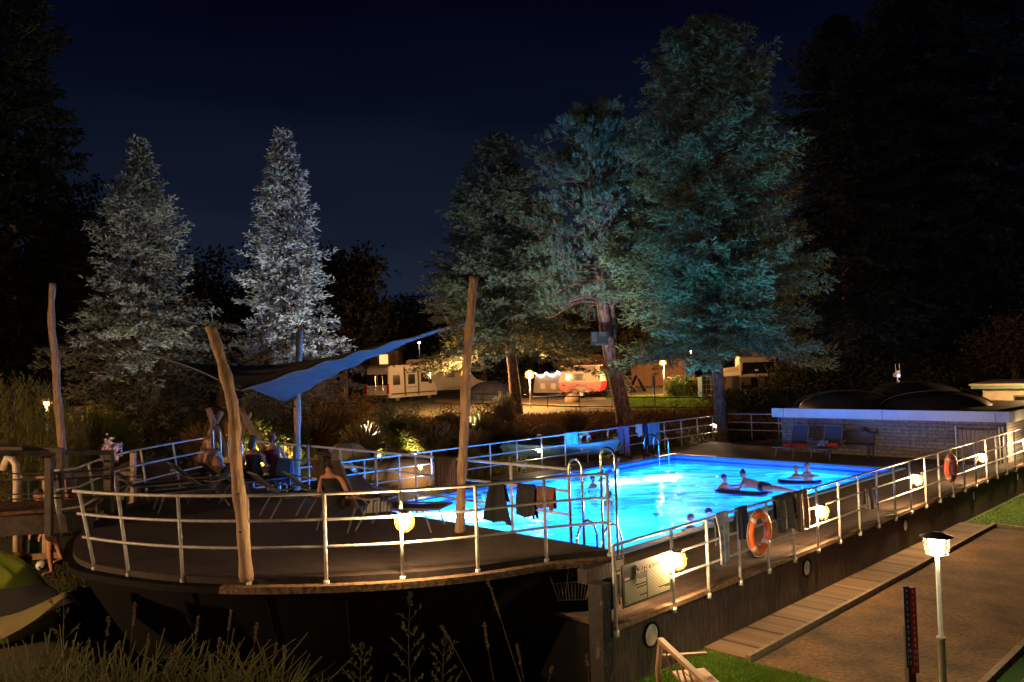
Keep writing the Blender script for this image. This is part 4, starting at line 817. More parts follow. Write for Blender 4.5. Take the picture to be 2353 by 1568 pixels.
# score post, bench, basket, wifi mast -----------------------------------------------------------
sc0 = at(2090, 1500, 10.0); sc0[2] = -.9
sp0 = thing('score_post', 'wooden score post with blue and red number boards at the gravel court', 'score board', sc0)
MB().bar(sc0, sc0+np.array([0, 0, 1.15]), .1, .09).build('post', mat('dark_post', (.06, .035, .02), .8, (.03, .018, .012), 9, .5), sp0)
sx0 = sc0+np.array([0, -.065, 0])
for k, (m, z0, z1) in enumerate(((mat('score_blue', (.012, .02, .05), .45), .68, 1.66), (mat('score_red', (.3, .012, .012), .45), .62, 1.645))):
    MB().box(sx0+np.array([-.038+.076*k, 0, (z0+z1)/2]), (.074, .02, z1-z0)).build('board', m, sp0)
    for i in range(13):
        zz = z1-.05-i*.072
        c = bpy.data.curves.new('digit', 'FONT'); c.body = str(i if i < 14 else 0); c.size = .055; c.align_x = 'CENTER'; c.align_y = 'CENTER'; o = bpy.data.objects.new('tmp', c); SC.collection.objects.link(o)
        me = bpy.data.meshes.new_from_object(o.evaluated_get(bpy.context.evaluated_depsgraph_get())); bpy.data.objects.remove(o)
        p0 = sx0+np.array([-.038+.076*k, -.0125, zz]); mesh_obj('number', [(p0[0]+v.co.x, p0[1], p0[2]+v.co.y) for v in me.vertices], [tuple(p.vertices) for p in me.polygons], m_whitep, sp0)
m_bw = mat('bench_wood', (.4, .24, .13), .7, (.3, .17, .09), 9, .3, stretch=(3, 3, 1))
be = thing('park_bench', 'wooden garden bench seen from behind in the bottom edge of the view', 'bench', at(1580, 1600, 10))
bt0 = at(1517, 1470, 10.4); bt1 = at(1640, 1590, 8.75); bd = bt1-bt0; bd[2] = 0; bl_ = np.linalg.norm(bd); bd /= bl_; bnn = np.array([bd[1], -bd[0], 0]); bnn = bnn if bnn[0] > 0 else -bnn
zt = bt0[2]; zb_ = -.9; seatz = zt-.42
MB().bar(bt0, bt0+bd*bl_, .07, .05).build('top_rail', m_bw, be)
for k in range(6): 
    p = bt0+bd*(.12+bl_*k/6); MB().bar(p-np.array([0, 0, .03]), p+bnn*.1-np.array([0, 0, .4]), .06, .02).build('back_slat', m_bw, be)
for k in (0, 1, 2): MB().bar(bt0+bnn*(.2+.15*k)+bd*.0-np.array([0, 0, .42]), bt0+bnn*(.2+.15*k)+bd*bl_-np.array([0, 0, .42]), .135, .03).build('seat_board', m_bw, be)
for e in (0., 1.):
    p = bt0+bd*(bl_*e*.97+.02); MB().tube([p, p-bnn*.05-np.array([0, 0, .35]), p-bnn*.02-np.array([0, 0, zt-zb_])], .035, 8).build('leg', m_bw, be, True); MB().tube([p+bnn*.55-np.array([0, 0, .42]), p+bnn*.6-np.array([0, 0, zt-zb_])], .035, 8).build('leg', m_bw, be, True)
    MB().bar(p+bnn*.02-np.array([0, 0, .2]), p+bnn*.6-np.array([0, 0, .22]), .06, .03).build('armrest', m_bw, be)
bk_ = thing('wire_basket', 'rusty wire basket hanging on the dark bow plating', 'basket', B(-2.9, .7, .1))
bc = at(1314, 1358, 11.7); m_wire = mat('wire', (.12, .09, .07), .5, metal=.3)
for i in range(11): MB().tube([bc+np.array([-.26+.052*i, 0, .11]), bc+np.array([-.2+.04*i, .0, -.13])], .005, 5).build('wire', m_wire, bk_)
MB().tube([bc+np.array([-.27, 0, .11]), bc+np.array([.27, 0, .13])], .007, 5).build('rim', m_wire, bk_); MB().tube([bc+np.array([-.2, 0, -.13]), bc+np.array([.2, 0, -.13])], .006, 5).build('rim', m_wire, bk_)
for k in (-1, 1): MB().tube([bc+np.array([.3*k, 0, .2]), bc+np.array([.19*k, 0, -.13])], .011, 6).build('side_bar', m_wire, bk_)
wm = thing('antenna_mast', 'slim white mast with aerials and a blue light above the domed roof', 'antenna', B(24.5, 5.2, -.5))
mp0 = at(2062, 905, 36.5); mp1 = at(2062, 862, 36.5); MB().tube([mp0-np.array([0, 0, 2.5]), mp1], .035, 8).build('pole', m_whitep, wm, True); MB().box(mp1+np.array([.02, 0, .05]), (.17, .08, .3)).build('box', m_whitep, wm)
for k in (-1, 1): MB().tube([mp1+np.array([.02+.08*k, 0, .15]), mp1+np.array([.02+.09*k, 0, .5])], .012, 6).build('aerial', m_whitep, wm)
MB().tube([mp1+np.array([-.1, -.03, 0]), mp1+np.array([-.16, -.05, 0])], .09, 14).build('dish', m_whitep, wm); MB().ball(mp1+np.array([.05, -.05, -.04]), .025, 10, 8).build('light', emat('blue_led', (.2, .35, 1), 30), wm)
MB().box(mp1+np.array([.06, 0, -.5]), (.06, .06, .5)).build('antenna', m_whitep, wm)
# white building with green eaves on the right
wb = thing('white_building', 'white rendered building with pale green eaves at the right edge', 'building', gp(2330, 1040, 31))
b0 = at(2258, 900, 35); b1 = at(2520, 875, 32.5); b0[2] = b1[2] = 0; dd = (b1-b0)/np.linalg.norm(b1-b0); nn_ = np.array([-dd[1], dd[0], 0]); nn_ = nn_ if nn_[1] > 0 else -nn_; axw = (dd, nn_, np.array([0, 0, 1.])); ez = at(2258, 892, 35)[2]
LL = np.linalg.norm(b1-b0)
MB().box(b0+dd*LL/2+nn_*2.5+np.array([0, 0, (ez-1)/2]), (LL, 5, ez+1), axw).build('wall', mat('cream_render', (.68, .6, .48), .85, (.6, .52, .4), 4, .2), wb)
MB().box(b0+dd*(LL/2-.1)+nn_*2.3+np.array([0, 0, ez+.05]), (LL+.5, 5.6, .14), axw).build('eaves', mat('eaves_green', (.22, .34, .22), .6), wb); MB().box(b0+dd*(LL/2-.1)+nn_*2.3+np.array([0, 0, ez+.16]), (LL+.6, 5.8, .08), axw).build('roof', m_cream, wb)
w_ = MB(); pc = at(2350, 938, 33.15); w_.box(pc, (.6, .1, 1.05), axw); f_ = w_.build('window', mat('window_frame', (.12, .09, .07), .5), wb); MB().box(pc-nn_*.06, (.48, .02, .93), axw).build('pane', m_glassd, f_)
q = at(2250, 905, 36); mb = MB(); mb.bar(q+np.array([-.6, .3, .25]), q+np.array([0.2, 0, -.1]), .5, .05); mb.bar(q+np.array([-.5, .3, .1]), q+np.array([0, 0, -.5]), .05, .05); mb.build('porch_roof', mat('rusty_sheet', (.12, .09, .06), .8), wb)
# small things left on the decks
def shoes(label, p, rz, m, cat='shoes'):
    p = np.array(p, float); t = thing('pair_of_shoes', label, cat, p); d = np.array([math.cos(rz), math.sin(rz), 0]); n = np.array([-d[1], d[0], 0])
    for k in (-1, 1):
        mb = MB(); mb.grid(lambda u, v: p+n*(.07*k)+d*(u-.5)*.26+n*(v-.5)*.1*(1-.5*abs(2*u-1)**3)+np.array([0, 0, .02+.05*math.sin(math.pi*v)*(.6+.6*(u < .5))]), 10, 6); o = mb.build('shoe', m, t, True); s_ = o.modifiers.new('t', 'SOLIDIFY'); s_.thickness = .02
m_sr = mat('shoe_red', (.5, .04, .03), .6); m_sb = mat('shoe_black', (.015, .015, .018), .7)
shoes('red flip flops on the far deck under the white shirt', B(14.5, 11.6, .01), lu, m_sr, 'flip flops'); shoes('second pair of red flip flops farther right on the far deck', B(15.25, 11.55, .01), lu+.5, m_sr, 'flip flops')
shoes('black shoes on the far deck below the pink violet towel', B(13.3, 11.5, .01), lu+.3, m_sb); shoes('black sandals on the near walkway left of the large life ring', B(.95, .5, .01), lu+.8, m_sb, 'sandals'); shoes('black shoes on the near walkway below the grey towel with shorts', B(2.4, .45, .01), lu-.6, m_sb)
shoes('dark sandals on the far deck below the faded life ring', B(11.3, 11.4, .01), lu, m_sb, 'sandals')
bx = MB(); bx.lathe(B(9.0, 12.9, -.1), [(0, 0), (.15, 0), (.19, .3), (.17, .3), (.14, .02), (0, .02)], 16); tag(bx.build('bucket', mat('bucket_blue', (.15, .35, .5), .5), None, True), 'light blue bucket in the grass behind the far railing', 'bucket')
bx = MB(); bx.lathe(B(11.9, 10.95, 0), [(0, 0), (.04, 0), (.035, .16), (.015, .2), (0, .2)], 12); tag(bx.build('bottle', mat('bottle_pale', (.4, .6, .5), .3), None, True), 'small pale bottle standing on the deck beside the far pool edge', 'bottle')
q = onbow(855, 1178, 1.2); cloth_heap('beach_bag', 'pale striped beach bag on the long brown lounger beside the seated person', np.array([q[0]+.1, q[1]+.1, 1.26]), np.array([.42, .12, 0]), np.array([0, .3, 0]), .17, stripes('bag_stripes', [(.35, .33, .3), (.06, .06, .08), (.35, .33, .3), (.2, .2, .2)], 9, 0), 'bag', 8)
th = thing('tree_board', 'dark framed board with pale shapes hung in the branches beside the pine trunk', 'board', at(1378, 778, 37.5)); MB().box(at(1378, 778, 37.5), (.8, .08, .6)).build('frame', m_black2, th)
for k, (x, y, w_, h_) in enumerate(((1366, 775, .22, .45), (1385, 768, .3, .2), (1380, 792, .5, .1))): MB().box(at(x, y, 37.44), (w_, .02, h_)).build('pale_shape', mat('board_pale', (.03, .035, .045), .6), th)
MB().tube([at(1392, 762, 37.4), at(1385, 700, 37.6)], .012, 5).build('rope', m_dark, th)
sh_ = MB(); sh_.ball(B(13.0, 13.6, .25), (.32, .3, .28), 14, 10); tag(sh_.build('rubber_buoy', m_orange, None, True), 'orange buoy lying beside the yellow canoe behind the far railing', 'buoy')
# ------------------------------------------------------------------ vehicles in the campsite
def side_shell(prof, w, taper=.06):          # profile (x,z) extruded across the width, roof edges tucked in
    n = len(prof); mb = MB(); zmax = max(z for x, z in prof); zmid = zmax*.55
    def yy(z, s): return s*w/2*(1-taper*max(0, (z-zmid)/(zmax-zmid))**2)
    for s in (-1, -.94, .94, 1):
        f = 1 if abs(s) < 1 else .985
        for x, z in prof:
            cx = sum(p[0] for p in prof)/n; mb.v.append((cx+(x-cx)*f, yy(z, s), z if abs(s) < 1 else z*(.985 if z > zmid else 1)))
    for j in range(3):
        for k in range(n): mb.f.append((j*n+k, j*n+(k+1) % n, (j+1)*n+(k+1) % n, (j+1)*n+k))
    mb.f.append(tuple(range(n))[::-1]); mb.f.append(tuple(3*n+k for k in range(n))); return mb
def wheel(root, x, y, r=.33, w=.2):
    t = MB().tube([(x, y-w/2, r), (x, y+w/2, r)], r, 20).build('wheel', m_black2, root); s = 1 if y > 0 else -1
    MB().tube([(x, y+s*(w/2-.02), r), (x, y+s*(w/2+.012), r)], r*.6, 14).build('rim', m_steel, t)
def flat(root, name, pts, m, th=.02, off=(0, 0, 0)):
    pts = [np.array(p, float) for p in pts]; n = np.cross(pts[1]-pts[0], pts[2]-pts[0]); n /= np.linalg.norm(n); mb = MB(); k = len(pts)
    mb.v = [tuple(p-n*th/2) for p in pts]+[tuple(p+n*th/2) for p in pts]; mb.f = [tuple(range(k))[::-1], tuple(range(k, 2*k))]+[(i, (i+1) % k, k+(i+1) % k, k+i) for i in range(k)]
    return mb.build(name, m, root)
m_van = mat('van_white', (.55, .5, .44), .35, (.5, .46, .4), 2); m_bumper = mat('grey_plastic', (.05, .05, .05), .6); m_red = mat('red_lens', (.4, .01, .01), .2)
van = thing('camper_van', 'white high roof camper van with dark rear windows and a bike rack', 'camper van', (0, 0, 0))
prof = [(0, .35), (0, 1.2), (.06, 2.45), (.3, 2.62), (3.9, 2.62), (4.25, 2.5), (4.85, 1.62), (5.6, 1.25), (5.75, .9), (5.75, .35)]
side_shell(prof, 2.05).build('body', m_van, van)
for y0, y1 in ((-.92, -.04), (.04, .92)): flat(van, 'rear_window', [(-.005, y0, 1.25), (-.005, y1, 1.25), (.035, y1*.97, 2.02), (.035, y0*.97, 2.02)], m_glassd, .03)
for s in (-1, 1):
    y = s*1.03
    for x0, x1 in ((.5, 1.25), (2.2, 3.0)): o = flat(van, 'side_window', [(x0, y, 1.25), (x1, y, 1.25), (x1, y*.985, 1.95), (x0, y*.985, 1.95)], m_glassd, .03)
    flat(van, 'door_window', [(3.75, y, 1.35), (4.75, y, 1.35), (4.3, y*.98, 2.02), (3.75, y*.98, 2.02)], m_glassd, .03)
    for x in (1.75, 3.35): flat(van, 'dark_stripe', [(x, y, .45), (x+.17, y, .45), (x+.17, y*.975, 2.5), (x, y*.975, 2.5)], m_bumper, .022)
    MB().box((.0, s*.97, 1.0), (.1, .1, .7)).build('tail_light', m_red, van); MB().box((4.7, s*1.2, 1.4), (.1, .2, .35)).build('mirror', m_bumper, van); wheel(van, .95, s*.9); wheel(van, 4.75, s*.9)
    MB().box((2.9, y*1.01, .62), (5.3, .03, .1)).build('sill_trim', m_bumper, van)
    flat(van, 'window_trim', [(2.0, y*1.003, 1.02), (3.2, y*1.003, 1.02), (3.2, y*1.003, 1.06), (2.0, y*1.003, 1.06)], m_bumper, .02)
MB().box((-.08, 0, .45), (.16, 1.95, .25)).build('bumper', m_bumper, van); MB().box((2.2, -1.08, 2.55), (3.2, .16, .16)).build('awning_box', m_cream, van)
mb = MB()
for y in (-.55, .1): mb.tube([(-.06, y, .9), (-.1, y, 1.9)], .02, 6); mb.tube([(-.1, y, 1.1), (-.45, y, 1.1)], .018, 6)
for z in (1.35, 1.1): mb.tube([(-.12, -.75, z), (-.12, .3, z)], .018, 6)
mb.build('bike_rack', m_steel, van); MB().box((-.03, .45, .8), (.03, .5, .12)).build('number_plate', m_cream, van); flat(van, 'windscreen', [(4.32, -.85, 2.42), (4.32, .85, 2.42), (4.85, .92, 1.68), (4.85, -.92, 1.68)], m_glassd, .03)
MB().box((-.02, -.3, .95), (.03, .03, .2)).build('handle', m_bumper, van)
vp = gp(868, 921, 57.5); place(van, vp, math.radians(90-30))
# alcove motorhome behind
mh = thing('motorhome', 'grey motorhome with an overhanging sleeping cabin behind the white camper van', 'motorhome', (0, 0, 0))
side_shell([(0, .5), (0, 2.9), (.3, 3.05), (5.6, 3.05), (6.3, 2.75), (6.45, 2.3), (6.2, 2.0), (5.1, 1.95), (5.7, 1.3), (6.3, 1.1), (6.3, .5)], 2.2, .02).build('body', mat('mh_grey', (.24, .22, .19), .5, (.2, .19, .16), 2), mh)
for s in (-1, 1):
    for x0, x1, z0, z1 in ((5.2, 5.8, 2.3, 2.75), (1, 2, 1.4, 2), (3, 3.9, 1.5, 2)): f_ = flat(mh, 'side_window', [(x0, s*1.11, z0), (x1, s*1.11, z0), (x1, s*1.11, z1), (x0, s*1.11, z1)], m_glassd, .03)
    wheel(mh, 1.2, s*.95); wheel(mh, 5.4, s*.95); flat(mh, 'trim', [(0, s*1.115, 1.9), (6.1, s*1.115, 1.9), (6.1, s*1.115, 1.98), (0, s*1.115, 1.98)], m_bumper, .02)
place(mh, gp(930, 905, 66), math.radians(14))
# caravans
def caravan(name, label, body_m, L=4.6, h=2.5, w=2.2):
    t = thing(name, label, 'caravan', (0, 0, 0)); side_shell([(0, .55), (-.05, 1.3), (.12, h-.1), (.35, h), (L-.5, h), (L, h-.35), (L+.15, 1.2), (L, .55)], w, .02).build('body', body_m, t); return t
wc = caravan('caravan', 'white caravan with a wide dark rear window and towels hung below it', m_cream)
flat(wc, 'rear_window', [(-.055, -.95, 1.4), (-.055, .95, 1.4), (.06, .9, 2.1), (.06, -.9, 2.1)], m_glassd, .05)
MB().box((-.08, 0, .62), (.12, 2.1, .2)).build('bumper', m_bumper, wc); flat(wc, 'panel_line', [(-.06, -1.0, 1.22), (-.06, 1.0, 1.22), (-.06, 1.0, 1.24), (-.06, -1.0, 1.24)], m_bumper, .03)
for s in (-1, 1): wheel(wc, 2.3, s*.95); MB().box((-.1, s*.95, .8), (.06, .14, .2)).build('tail_light', m_red, wc); flat(wc, 'side_window', [(.8, s*1.11, 1.4), (2, s*1.11, 1.4), (2, s*1.11, 1.95), (.8, s*1.11, 1.95)], m_glassd, .03)
MB().box((-.1, .1, 1.62), (.02, .2, .1)).build('sticker', m_whitep, wc)
wcp = gp(1745, 917, 50); place(wc, wcp, math.radians(78))
cc = np.array(wcp)
for k, (c1, lab, dx, w_) in enumerate((((.05, .035, .035), 'dark', -.5, .4), ((.4, .34, .3), 'pale striped', -.12, .45), ((.42, .07, .06), 'red', .28, .35))):
    towel(lab+' towel drying on the back of the white caravan', cc+np.array([dx-.05, -.3, 0]), cc+np.array([dx+w_-.05, -.3, 0]), gz(cc[0], cc[1])+1.2, .75 if k == 1 else .6, .2, tw('cv%d' % k, c1), seed=20+k)
aw = thing('caravan_awning', 'beige and brown caravan awning to the left of the white caravan', 'awning', gp(1670, 915, 50.5))
a0, a1 = at(1640, 862, 51.5), at(1704, 842, 50.2); g0, g1 = at(1652, 914, 51.5), at(1702, 914, 50.2)
for nm, pts, m in (('roof_flap', [a0, at(1703, 858, 50.1), a1+np.array([0, .6, 0]), a0+np.array([.6, .6, .35])], m_cream), ('valance', [at(1640, 868, 51.4), at(1703, 862, 50.1), at(1703, 852, 50.1), at(1640, 862, 51.4)], m_cream), ('front_wall', [at(1668, 912, 51.2), at(1702, 911, 50.3), at(1702, 862, 50.3), at(1668, 866, 51.2)], mat('awning_brown', (.07, .045, .04), .9))): flat(aw, nm, pts, m, .03)
flat(aw, 'side_wall', [at(1702, 912, 50.3), at(1702, 862, 50.3), at(1702, 856, 53), at(1702, 905, 53)], mat('awning_brown', (.07, .045, .04)), .03)
# play house / blue framed tent with grid window
ph_ = thing('play_house', 'small blue framed play house with a cream barred window beside the thick trunk', 'play house', gp(1632, 918, 49)); pc = gp(1632, 917, 49)
m_blf = mat('blue_frame', (.1, .27, .38), .6); Wd, Hh = .9, 1.35
for x in (-Wd/2, Wd/2): MB().bar(pc+np.array([x, 0, 0]), pc+np.array([x*.95, 0, Hh]), .1, .1).build('frame', m_blf, ph_)
mb = MB(); mb.tube([pc+np.array([Wd/2*math.cos(a)*.98, 0, Hh+.12*math.sin(a)]) for a in np.linspace(0, math.pi, 9)], .06, 8); mb.build('frame', m_blf, ph_); MB().box(pc+np.array([0, .02, .17]), (Wd, .05, .34)).build('panel', m_cream, ph_)
for x in (-.2, .08, .32): MB().bar(pc+np.array([x, 0, .35]), pc+np.array([x, 0, Hh]), .03, .03).build('bar', mat('bar_cream', (.6, .48, .3), .6), ph_)
for z in (.62, .92, 1.2): MB().bar(pc+np.array([-Wd/2, -.01, z]), pc+np.array([Wd/2, -.01, z]), .03, .03).build('bar', mat('bar_cream', (.6, .48, .3)), ph_)
MB().box(pc+np.array([0, .6, .7]), (Wd, 1.1, 1.3)).build('body', mat('shade_blue', (.04, .1, .14), .8), ph_)
# red and cream caravan with awning tent and string lights
rc = thing('caravan', 'small red and cream vintage caravan with a raised roof and a lit window', 'caravan', (0, 0, 0)); Lc = 2.7
side_shell([(0, .45), (-.12, .8), (-.12, 1.1), (Lc+.12, 1.1), (Lc+.12, .8), (Lc, .45)], 1.9, 0).build('lower_body', mat('caravan_red', (.45, .03, .025), .35), rc)
side_shell([(-.12, 1.105), (.08, 1.85), (Lc-.08, 1.85), (Lc+.12, 1.105)], 1.86, .03).build('upper_body', m_cream, rc); MB().box((Lc/2, 0, 2.0), (Lc-.6, 1.5, .28)).build('raised_roof', mat('roof_canvas', (.3, .22, .15), .8), rc); MB().box((Lc/2, 0, 2.17), (Lc-.2, 1.7, .06)).build('roof_lid', m_cream, rc)
for s in (-1, 1): flat(rc, 'side_window', [(.4, s*.945, 1.2), (1.75, s*.945, 1.2), (1.72, s*.93, 1.65), (.45, s*.93, 1.65)], m_glassd, .04); wheel(rc, 1.45, s*.85, .27)
flat(rc, 'end_window', [(Lc+.1, -.75, 1.18), (Lc+.1, .7, 1.18), (Lc-.04, .68, 1.72), (Lc-.04, -.7, 1.72)], mat('curtain', (.45, .38, .2), .8), .03); flat(rc, 'lit_window', [(Lc+.13, -.8, 1.16), (Lc+.13, -.45, 1.16), (Lc+.02, -.45, 1.6), (Lc+.02, -.75, 1.6)], emat('window_glow', (.75, .85, .25), 1.3), .02)
flat(rc, 'mudguard', [(.9, -.97, .4), (2.0, -.97, .4), (1.8, -.97, .75), (1.1, -.97, .75)], m_cream, .03); MB().box((Lc+.3, 0, .45), (.6, .12, .1)).build('drawbar', m_dark, rc)
rp = gp(1296, 909, 56.5); place(rc, rp, math.radians(-18))
mA = mat('awning_greige', (.28, .22, .17), .85, (.23, .18, .14), 2, trans=.1)
ta = thing('awning_tent', 'pale grey awning tent hung with coloured string lights left of the red caravan', 'tent', gp(1258, 905, 57)); P0 = [at(1226, 903, 56.8), at(1292, 903, 56.3), at(1294, 856, 56.3), at(1230, 861, 56.8)]
flat(ta, 'front_wall', P0, mA, .03); dv_ = np.array([.4, 2.3, 0]); flat(ta, 'roof', [P0[3], P0[2], P0[2]+dv_+np.array([0, 0, .25]), P0[3]+dv_], mA, .03); flat(ta, 'side_wall', [P0[0], P0[3], P0[3]+dv_, P0[0]+dv_], mA, .03)
for fx_ in (.25, .62): flat(ta, 'window', [P0[0]+(P0[1]-P0[0])*fx_+np.array([0, -.03, .28]), P0[0]+(P0[1]-P0[0])*(fx_+.16)+np.array([0, -.03, .28]), P0[0]+(P0[1]-P0[0])*(fx_+.16)+np.array([0, -.03, .65]), P0[0]+(P0[1]-P0[0])*fx_+np.array([0, -.03, .65])], mat('pale_pane', (.4, .38, .36), .5), .01)
sg_ = thing('string_lights', 'string of coloured bulbs along the top of the pale awning tent', 'string lights', P0[3]); wire = []
for i in range(25):
    k = i/24; p = P0[3]*(1-k)+P0[2]*k+np.array([0, -.12, .1-.28*abs(math.sin(k*math.pi*2.5))]); wire.append(p)
    if i % 1 == 0: MB().ball(p, .035, 8, 6).build('bulb', emat('fairy%d' % (i % 5), [(1, .8, .6), (.2, .3, 1), (.2, 1, .4), (1, .25, .15), (.9, .9, 1)][i % 5], 16), sg_, True)
MB().tube(wire, .008, 5).build('wire', m_dark, sg_)
MB().box(at(1258, 910, 56.3), (2.1, .5, .12)).build('groundsheet', mat('tarp_blue', (.15, .22, .32), .7), ta)
def bicycle(label, p, rz):
    t = thing('bicycle', label, 'bicycle', (0, 0, 0), 'bicycles by the red caravan'); m = mat('bike_frame', (.18, .16, .15), .4)
    for x in (-.52, .52):
        MB().tube([(x+.33*math.cos(a), 0, .34+.33*math.sin(a)) for a in np.linspace(0, 2*math.pi, 23)], .017, 6, False).build('wheel', m_black2, t); mb = MB()
        for a in np.linspace(0, math.pi, 8)[:-1]: mb.tube([(x+.32*math.cos(a), 0, .34+.32*math.sin(a)), (x-.32*math.cos(a), 0, .34-.32*math.sin(a))], .004, 4)
        mb.build('spokes', m_steel, t)
    mb = MB(); mb.tube([(-.52, 0, .34), (-.15, 0, .85), (.38, 0, .82), (-.05, 0, .3), (-.52, 0, .34)], .02, 6); mb.tube([(-.05, 0, .3), (-.18, 0, .92)], .018, 6); mb.tube([(.52, 0, .34), (.36, 0, .95)], .02, 6); mb.build('frame', m, t)
    MB().ball((-.19, 0, .95), (.13, .07, .04), 10, 6).build('saddle', m_black2, t); MB().tube([(.3, -.28, .98), (.36, -.1, 1.0), (.36, .1, 1.0), (.3, .28, .98)], .015, 6).build('handlebar', m_dark, t); return t
b1_ = bicycle('bicycle leaning against the red caravan, left of two', 0, 0); place(b1_, gp(1303, 914, 54.3), .2); b2_ = copy_tree(b1_); place(b2_, gp(1335, 913, 54.3), -.35, 'bicycle leaning against the red caravan, right of two')
def rock(label, p, r, seed, m=None):
    r_ = np.random.default_rng(seed); mb = MB(); mb.ball((0, 0, 0), 1, 14, 10); n3 = r_.normal(size=(5, 3)); V_ = np.array(mb.v)
    V_ = V_*(1+.13*sum(np.sin(V_@n3[i]*1.7+i) for i in range(5))[:, None]/2); V_ = V_*np.array(r)+np.array(p)+np.array([0, 0, r[2]*.6]); o = mesh_obj('rock', V_, mb.f, m or mat('rock', (.28, .17, .1), .9, (.16, .1, .06), 5, .8), None, True); tag(o, label, 'rock', 'boulders'); return o
rock('boulder on the verge below the bicycles', gp(1315, 925, 50.5), (.5, .35, .35), 1); rock('boulder on the verge right of the red caravan', gp(1431, 919, 52), (.4, .3, .27), 2)
rock('pinkish boulder beside the blue rowing boat', gp(1245, 1000, 34.5), (.7, .5, .4), 3); rock('low boulder behind the near end of the blue rowing boat', gp(1190, 1020, 33), (.4, .35, .25), 4)
rock('boulder in the shrub bed left of the bow lamp', gp(1010, 1075, 28.5), (.45, .35, .3), 5)
for i, (x, y, d, w_) in enumerate(((1442, 892, 61, 1.5), (1468, 890, 63, 1.2))):
    t = thing('ridge_tent', ('cream ridge tent right of the pine trunk', 'smaller cream ridge tent farther right')[i], 'tent', gp(x, y, d), 'ridge tents'); c = gp(x, y, d); mC = mat('tent_cream', (.4, .34, .27), .85, trans=.1)
    for s in (-1, 1): flat(t, 'canvas', [c+np.array([-w_*.45*s*0+s*w_*.5, 0, 0]), c+np.array([s*w_*.5, 1.8, 0]), c+np.array([0, 1.8, 1.2]), c+np.array([0, 0, 1.2])], mC, .02)
    MB().tube([c, c+np.array([0, 0, 1.22])], .02, 6).build('pole', m_steel, t)
tk = thing('camper_truck', 'white camper vehicle partly hidden by the left spruce', 'camper van', gp(155, 915, 40)); 
tk0 = gp(158, 918, 40)
def lp(x, y, z): return tk0+np.array([x, y, z])
mb = MB(); 
for a in side_shell([(-1.3, .35), (-1.3, 1.9), (-1.1, 2.05), (.9, 2.05), (1.25, 1.3), (1.7, 1.1), (1.75, .5)], 1.9, .02).v: mb.v.append(tuple(tk0+np.array([a[0]*.9, a[1]*.9+1, a[2]*.8])))
mb.f = side_shell([(-1.3, .35), (-1.3, 1.9), (-1.1, 2.05), (.9, 2.05), (1.25, 1.3), (1.7, 1.1), (1.75, .5)], 1.9).f; mb.build('body', m_cream, tk)
flat(tk, 'side_window', [lp(-.9, .1, 1.05), lp(-.2, .1, 1.05), lp(-.2, .12, 1.45), lp(-.9, .12, 1.45)], m_glassd, .03); flat(tk, 'side_window', [lp(.2, .1, 1.05), lp(.9, .1, 1.05), lp(.75, .12, 1.45), lp(.2, .12, 1.45)], m_glassd, .03)
flat(tk, 'trim', [lp(-1.1, .1, .86), lp(1.3, .1, .86), lp(1.3, .1, .9), lp(-1.1, .1, .9)], m_bumper, .03)
for x in (-.8, 1.1): MB().tube([lp(x, .2, .3), lp(x, .05, .3)], .27, 16).build('wheel', m_black2, tk)
oc = caravan('caravan', 'dim cream caravan with a copper window left of the camper van', mat('cream_dim', (.3, .24, .18), .6, (.26, .2, .15), 3)); flat(oc, 'rear_window', [(-.055, -.8, 1.4), (-.055, .8, 1.4), (.05, .75, 2.05), (.05, -.75, 2.05)], mat('copper_glass', (.25, .1, .06), .3), .05); wheel(oc, 2.3, -.95); place(oc, gp(828, 912, 62), math.radians(70))
cf = thing('awning_tent', 'grey brown canvas awning drooping left of the dim caravan', 'tent', gp(770, 925, 48)); q = at(733, 870, 48)
mb = MB(); mb.grid(lambda u, v: at(722+70*u, (888+6*u)+(-18*math.sin(u*3.14)*(1-v))+v*(10+30*(1-abs(u-.4))), 48+.8*v), 12, 8); o = mb.build('canvas', mat('canvas_grey', (.2, .15, .12), .9, (.16, .12, .1), 3), cf, True); s_ = o.modifiers.new('t', 'SOLIDIFY'); s_.thickness = .02
flat(cf, 'wall', [at(700, 925, 49), at(722, 925, 49), at(722, 872, 49), at(700, 876, 49)], mat('pale_cab', (.35, .3, .25), .6), .05)
# buildings behind
def hut(label, x, y, dep, w, h, d, m, roofm, cat='building', over=.4):
    c = gp(x, y, dep); t = thing('chalet', label, cat, c); MB().box(c+np.array([0, d/2, h/2]), (w, d, h)).build('wall', m, t)
    mb = MB(); rw = w/2+over; z0 = h+.03; mb.v = [tuple(c+np.array(p)) for p in ((-rw, -over, z0), (rw, -over, z0), (rw, d+over, z0), (-rw, d+over, z0), (-rw, d/2, z0+.9), (rw, d/2, z0+.9))]; mb.f = [(0, 1, 5, 4), (2, 3, 4, 5), (0, 4, 3), (1, 2, 5), (0, 3, 2, 1)]; mb.build('roof', roofm, t); return t, c
m_planks = brick('wall_planks', (.3, .17, .09), (.24, .13, .07), (.06, .03, .02), .14, 9, .01, vert=(1, 0), rough=.85, off=0)
t, c = hut('long brown boarded chalet behind the pine trunk', 1440, 885, 78, 13, 3., 5, m_planks, mat('roof_dark', (.05, .035, .03), .8)); f_ = MB().box(c+np.array([1.5, -.03, 1.6]), (.9, .06, 1.1)).build('window', m_cream, t); MB().box(c+np.array([1.5, -.07, 1.6]), (.7, .02, .9)).build('pane', emat('win_y', (1, .6, .2), .5), f_)
t, c = hut('plank shed with vertical boards behind the right globe lamp', 1515, 880, 74, 5, 2.8, 4, m_planks, mat('roof_dark', (.05, .035, .03)))
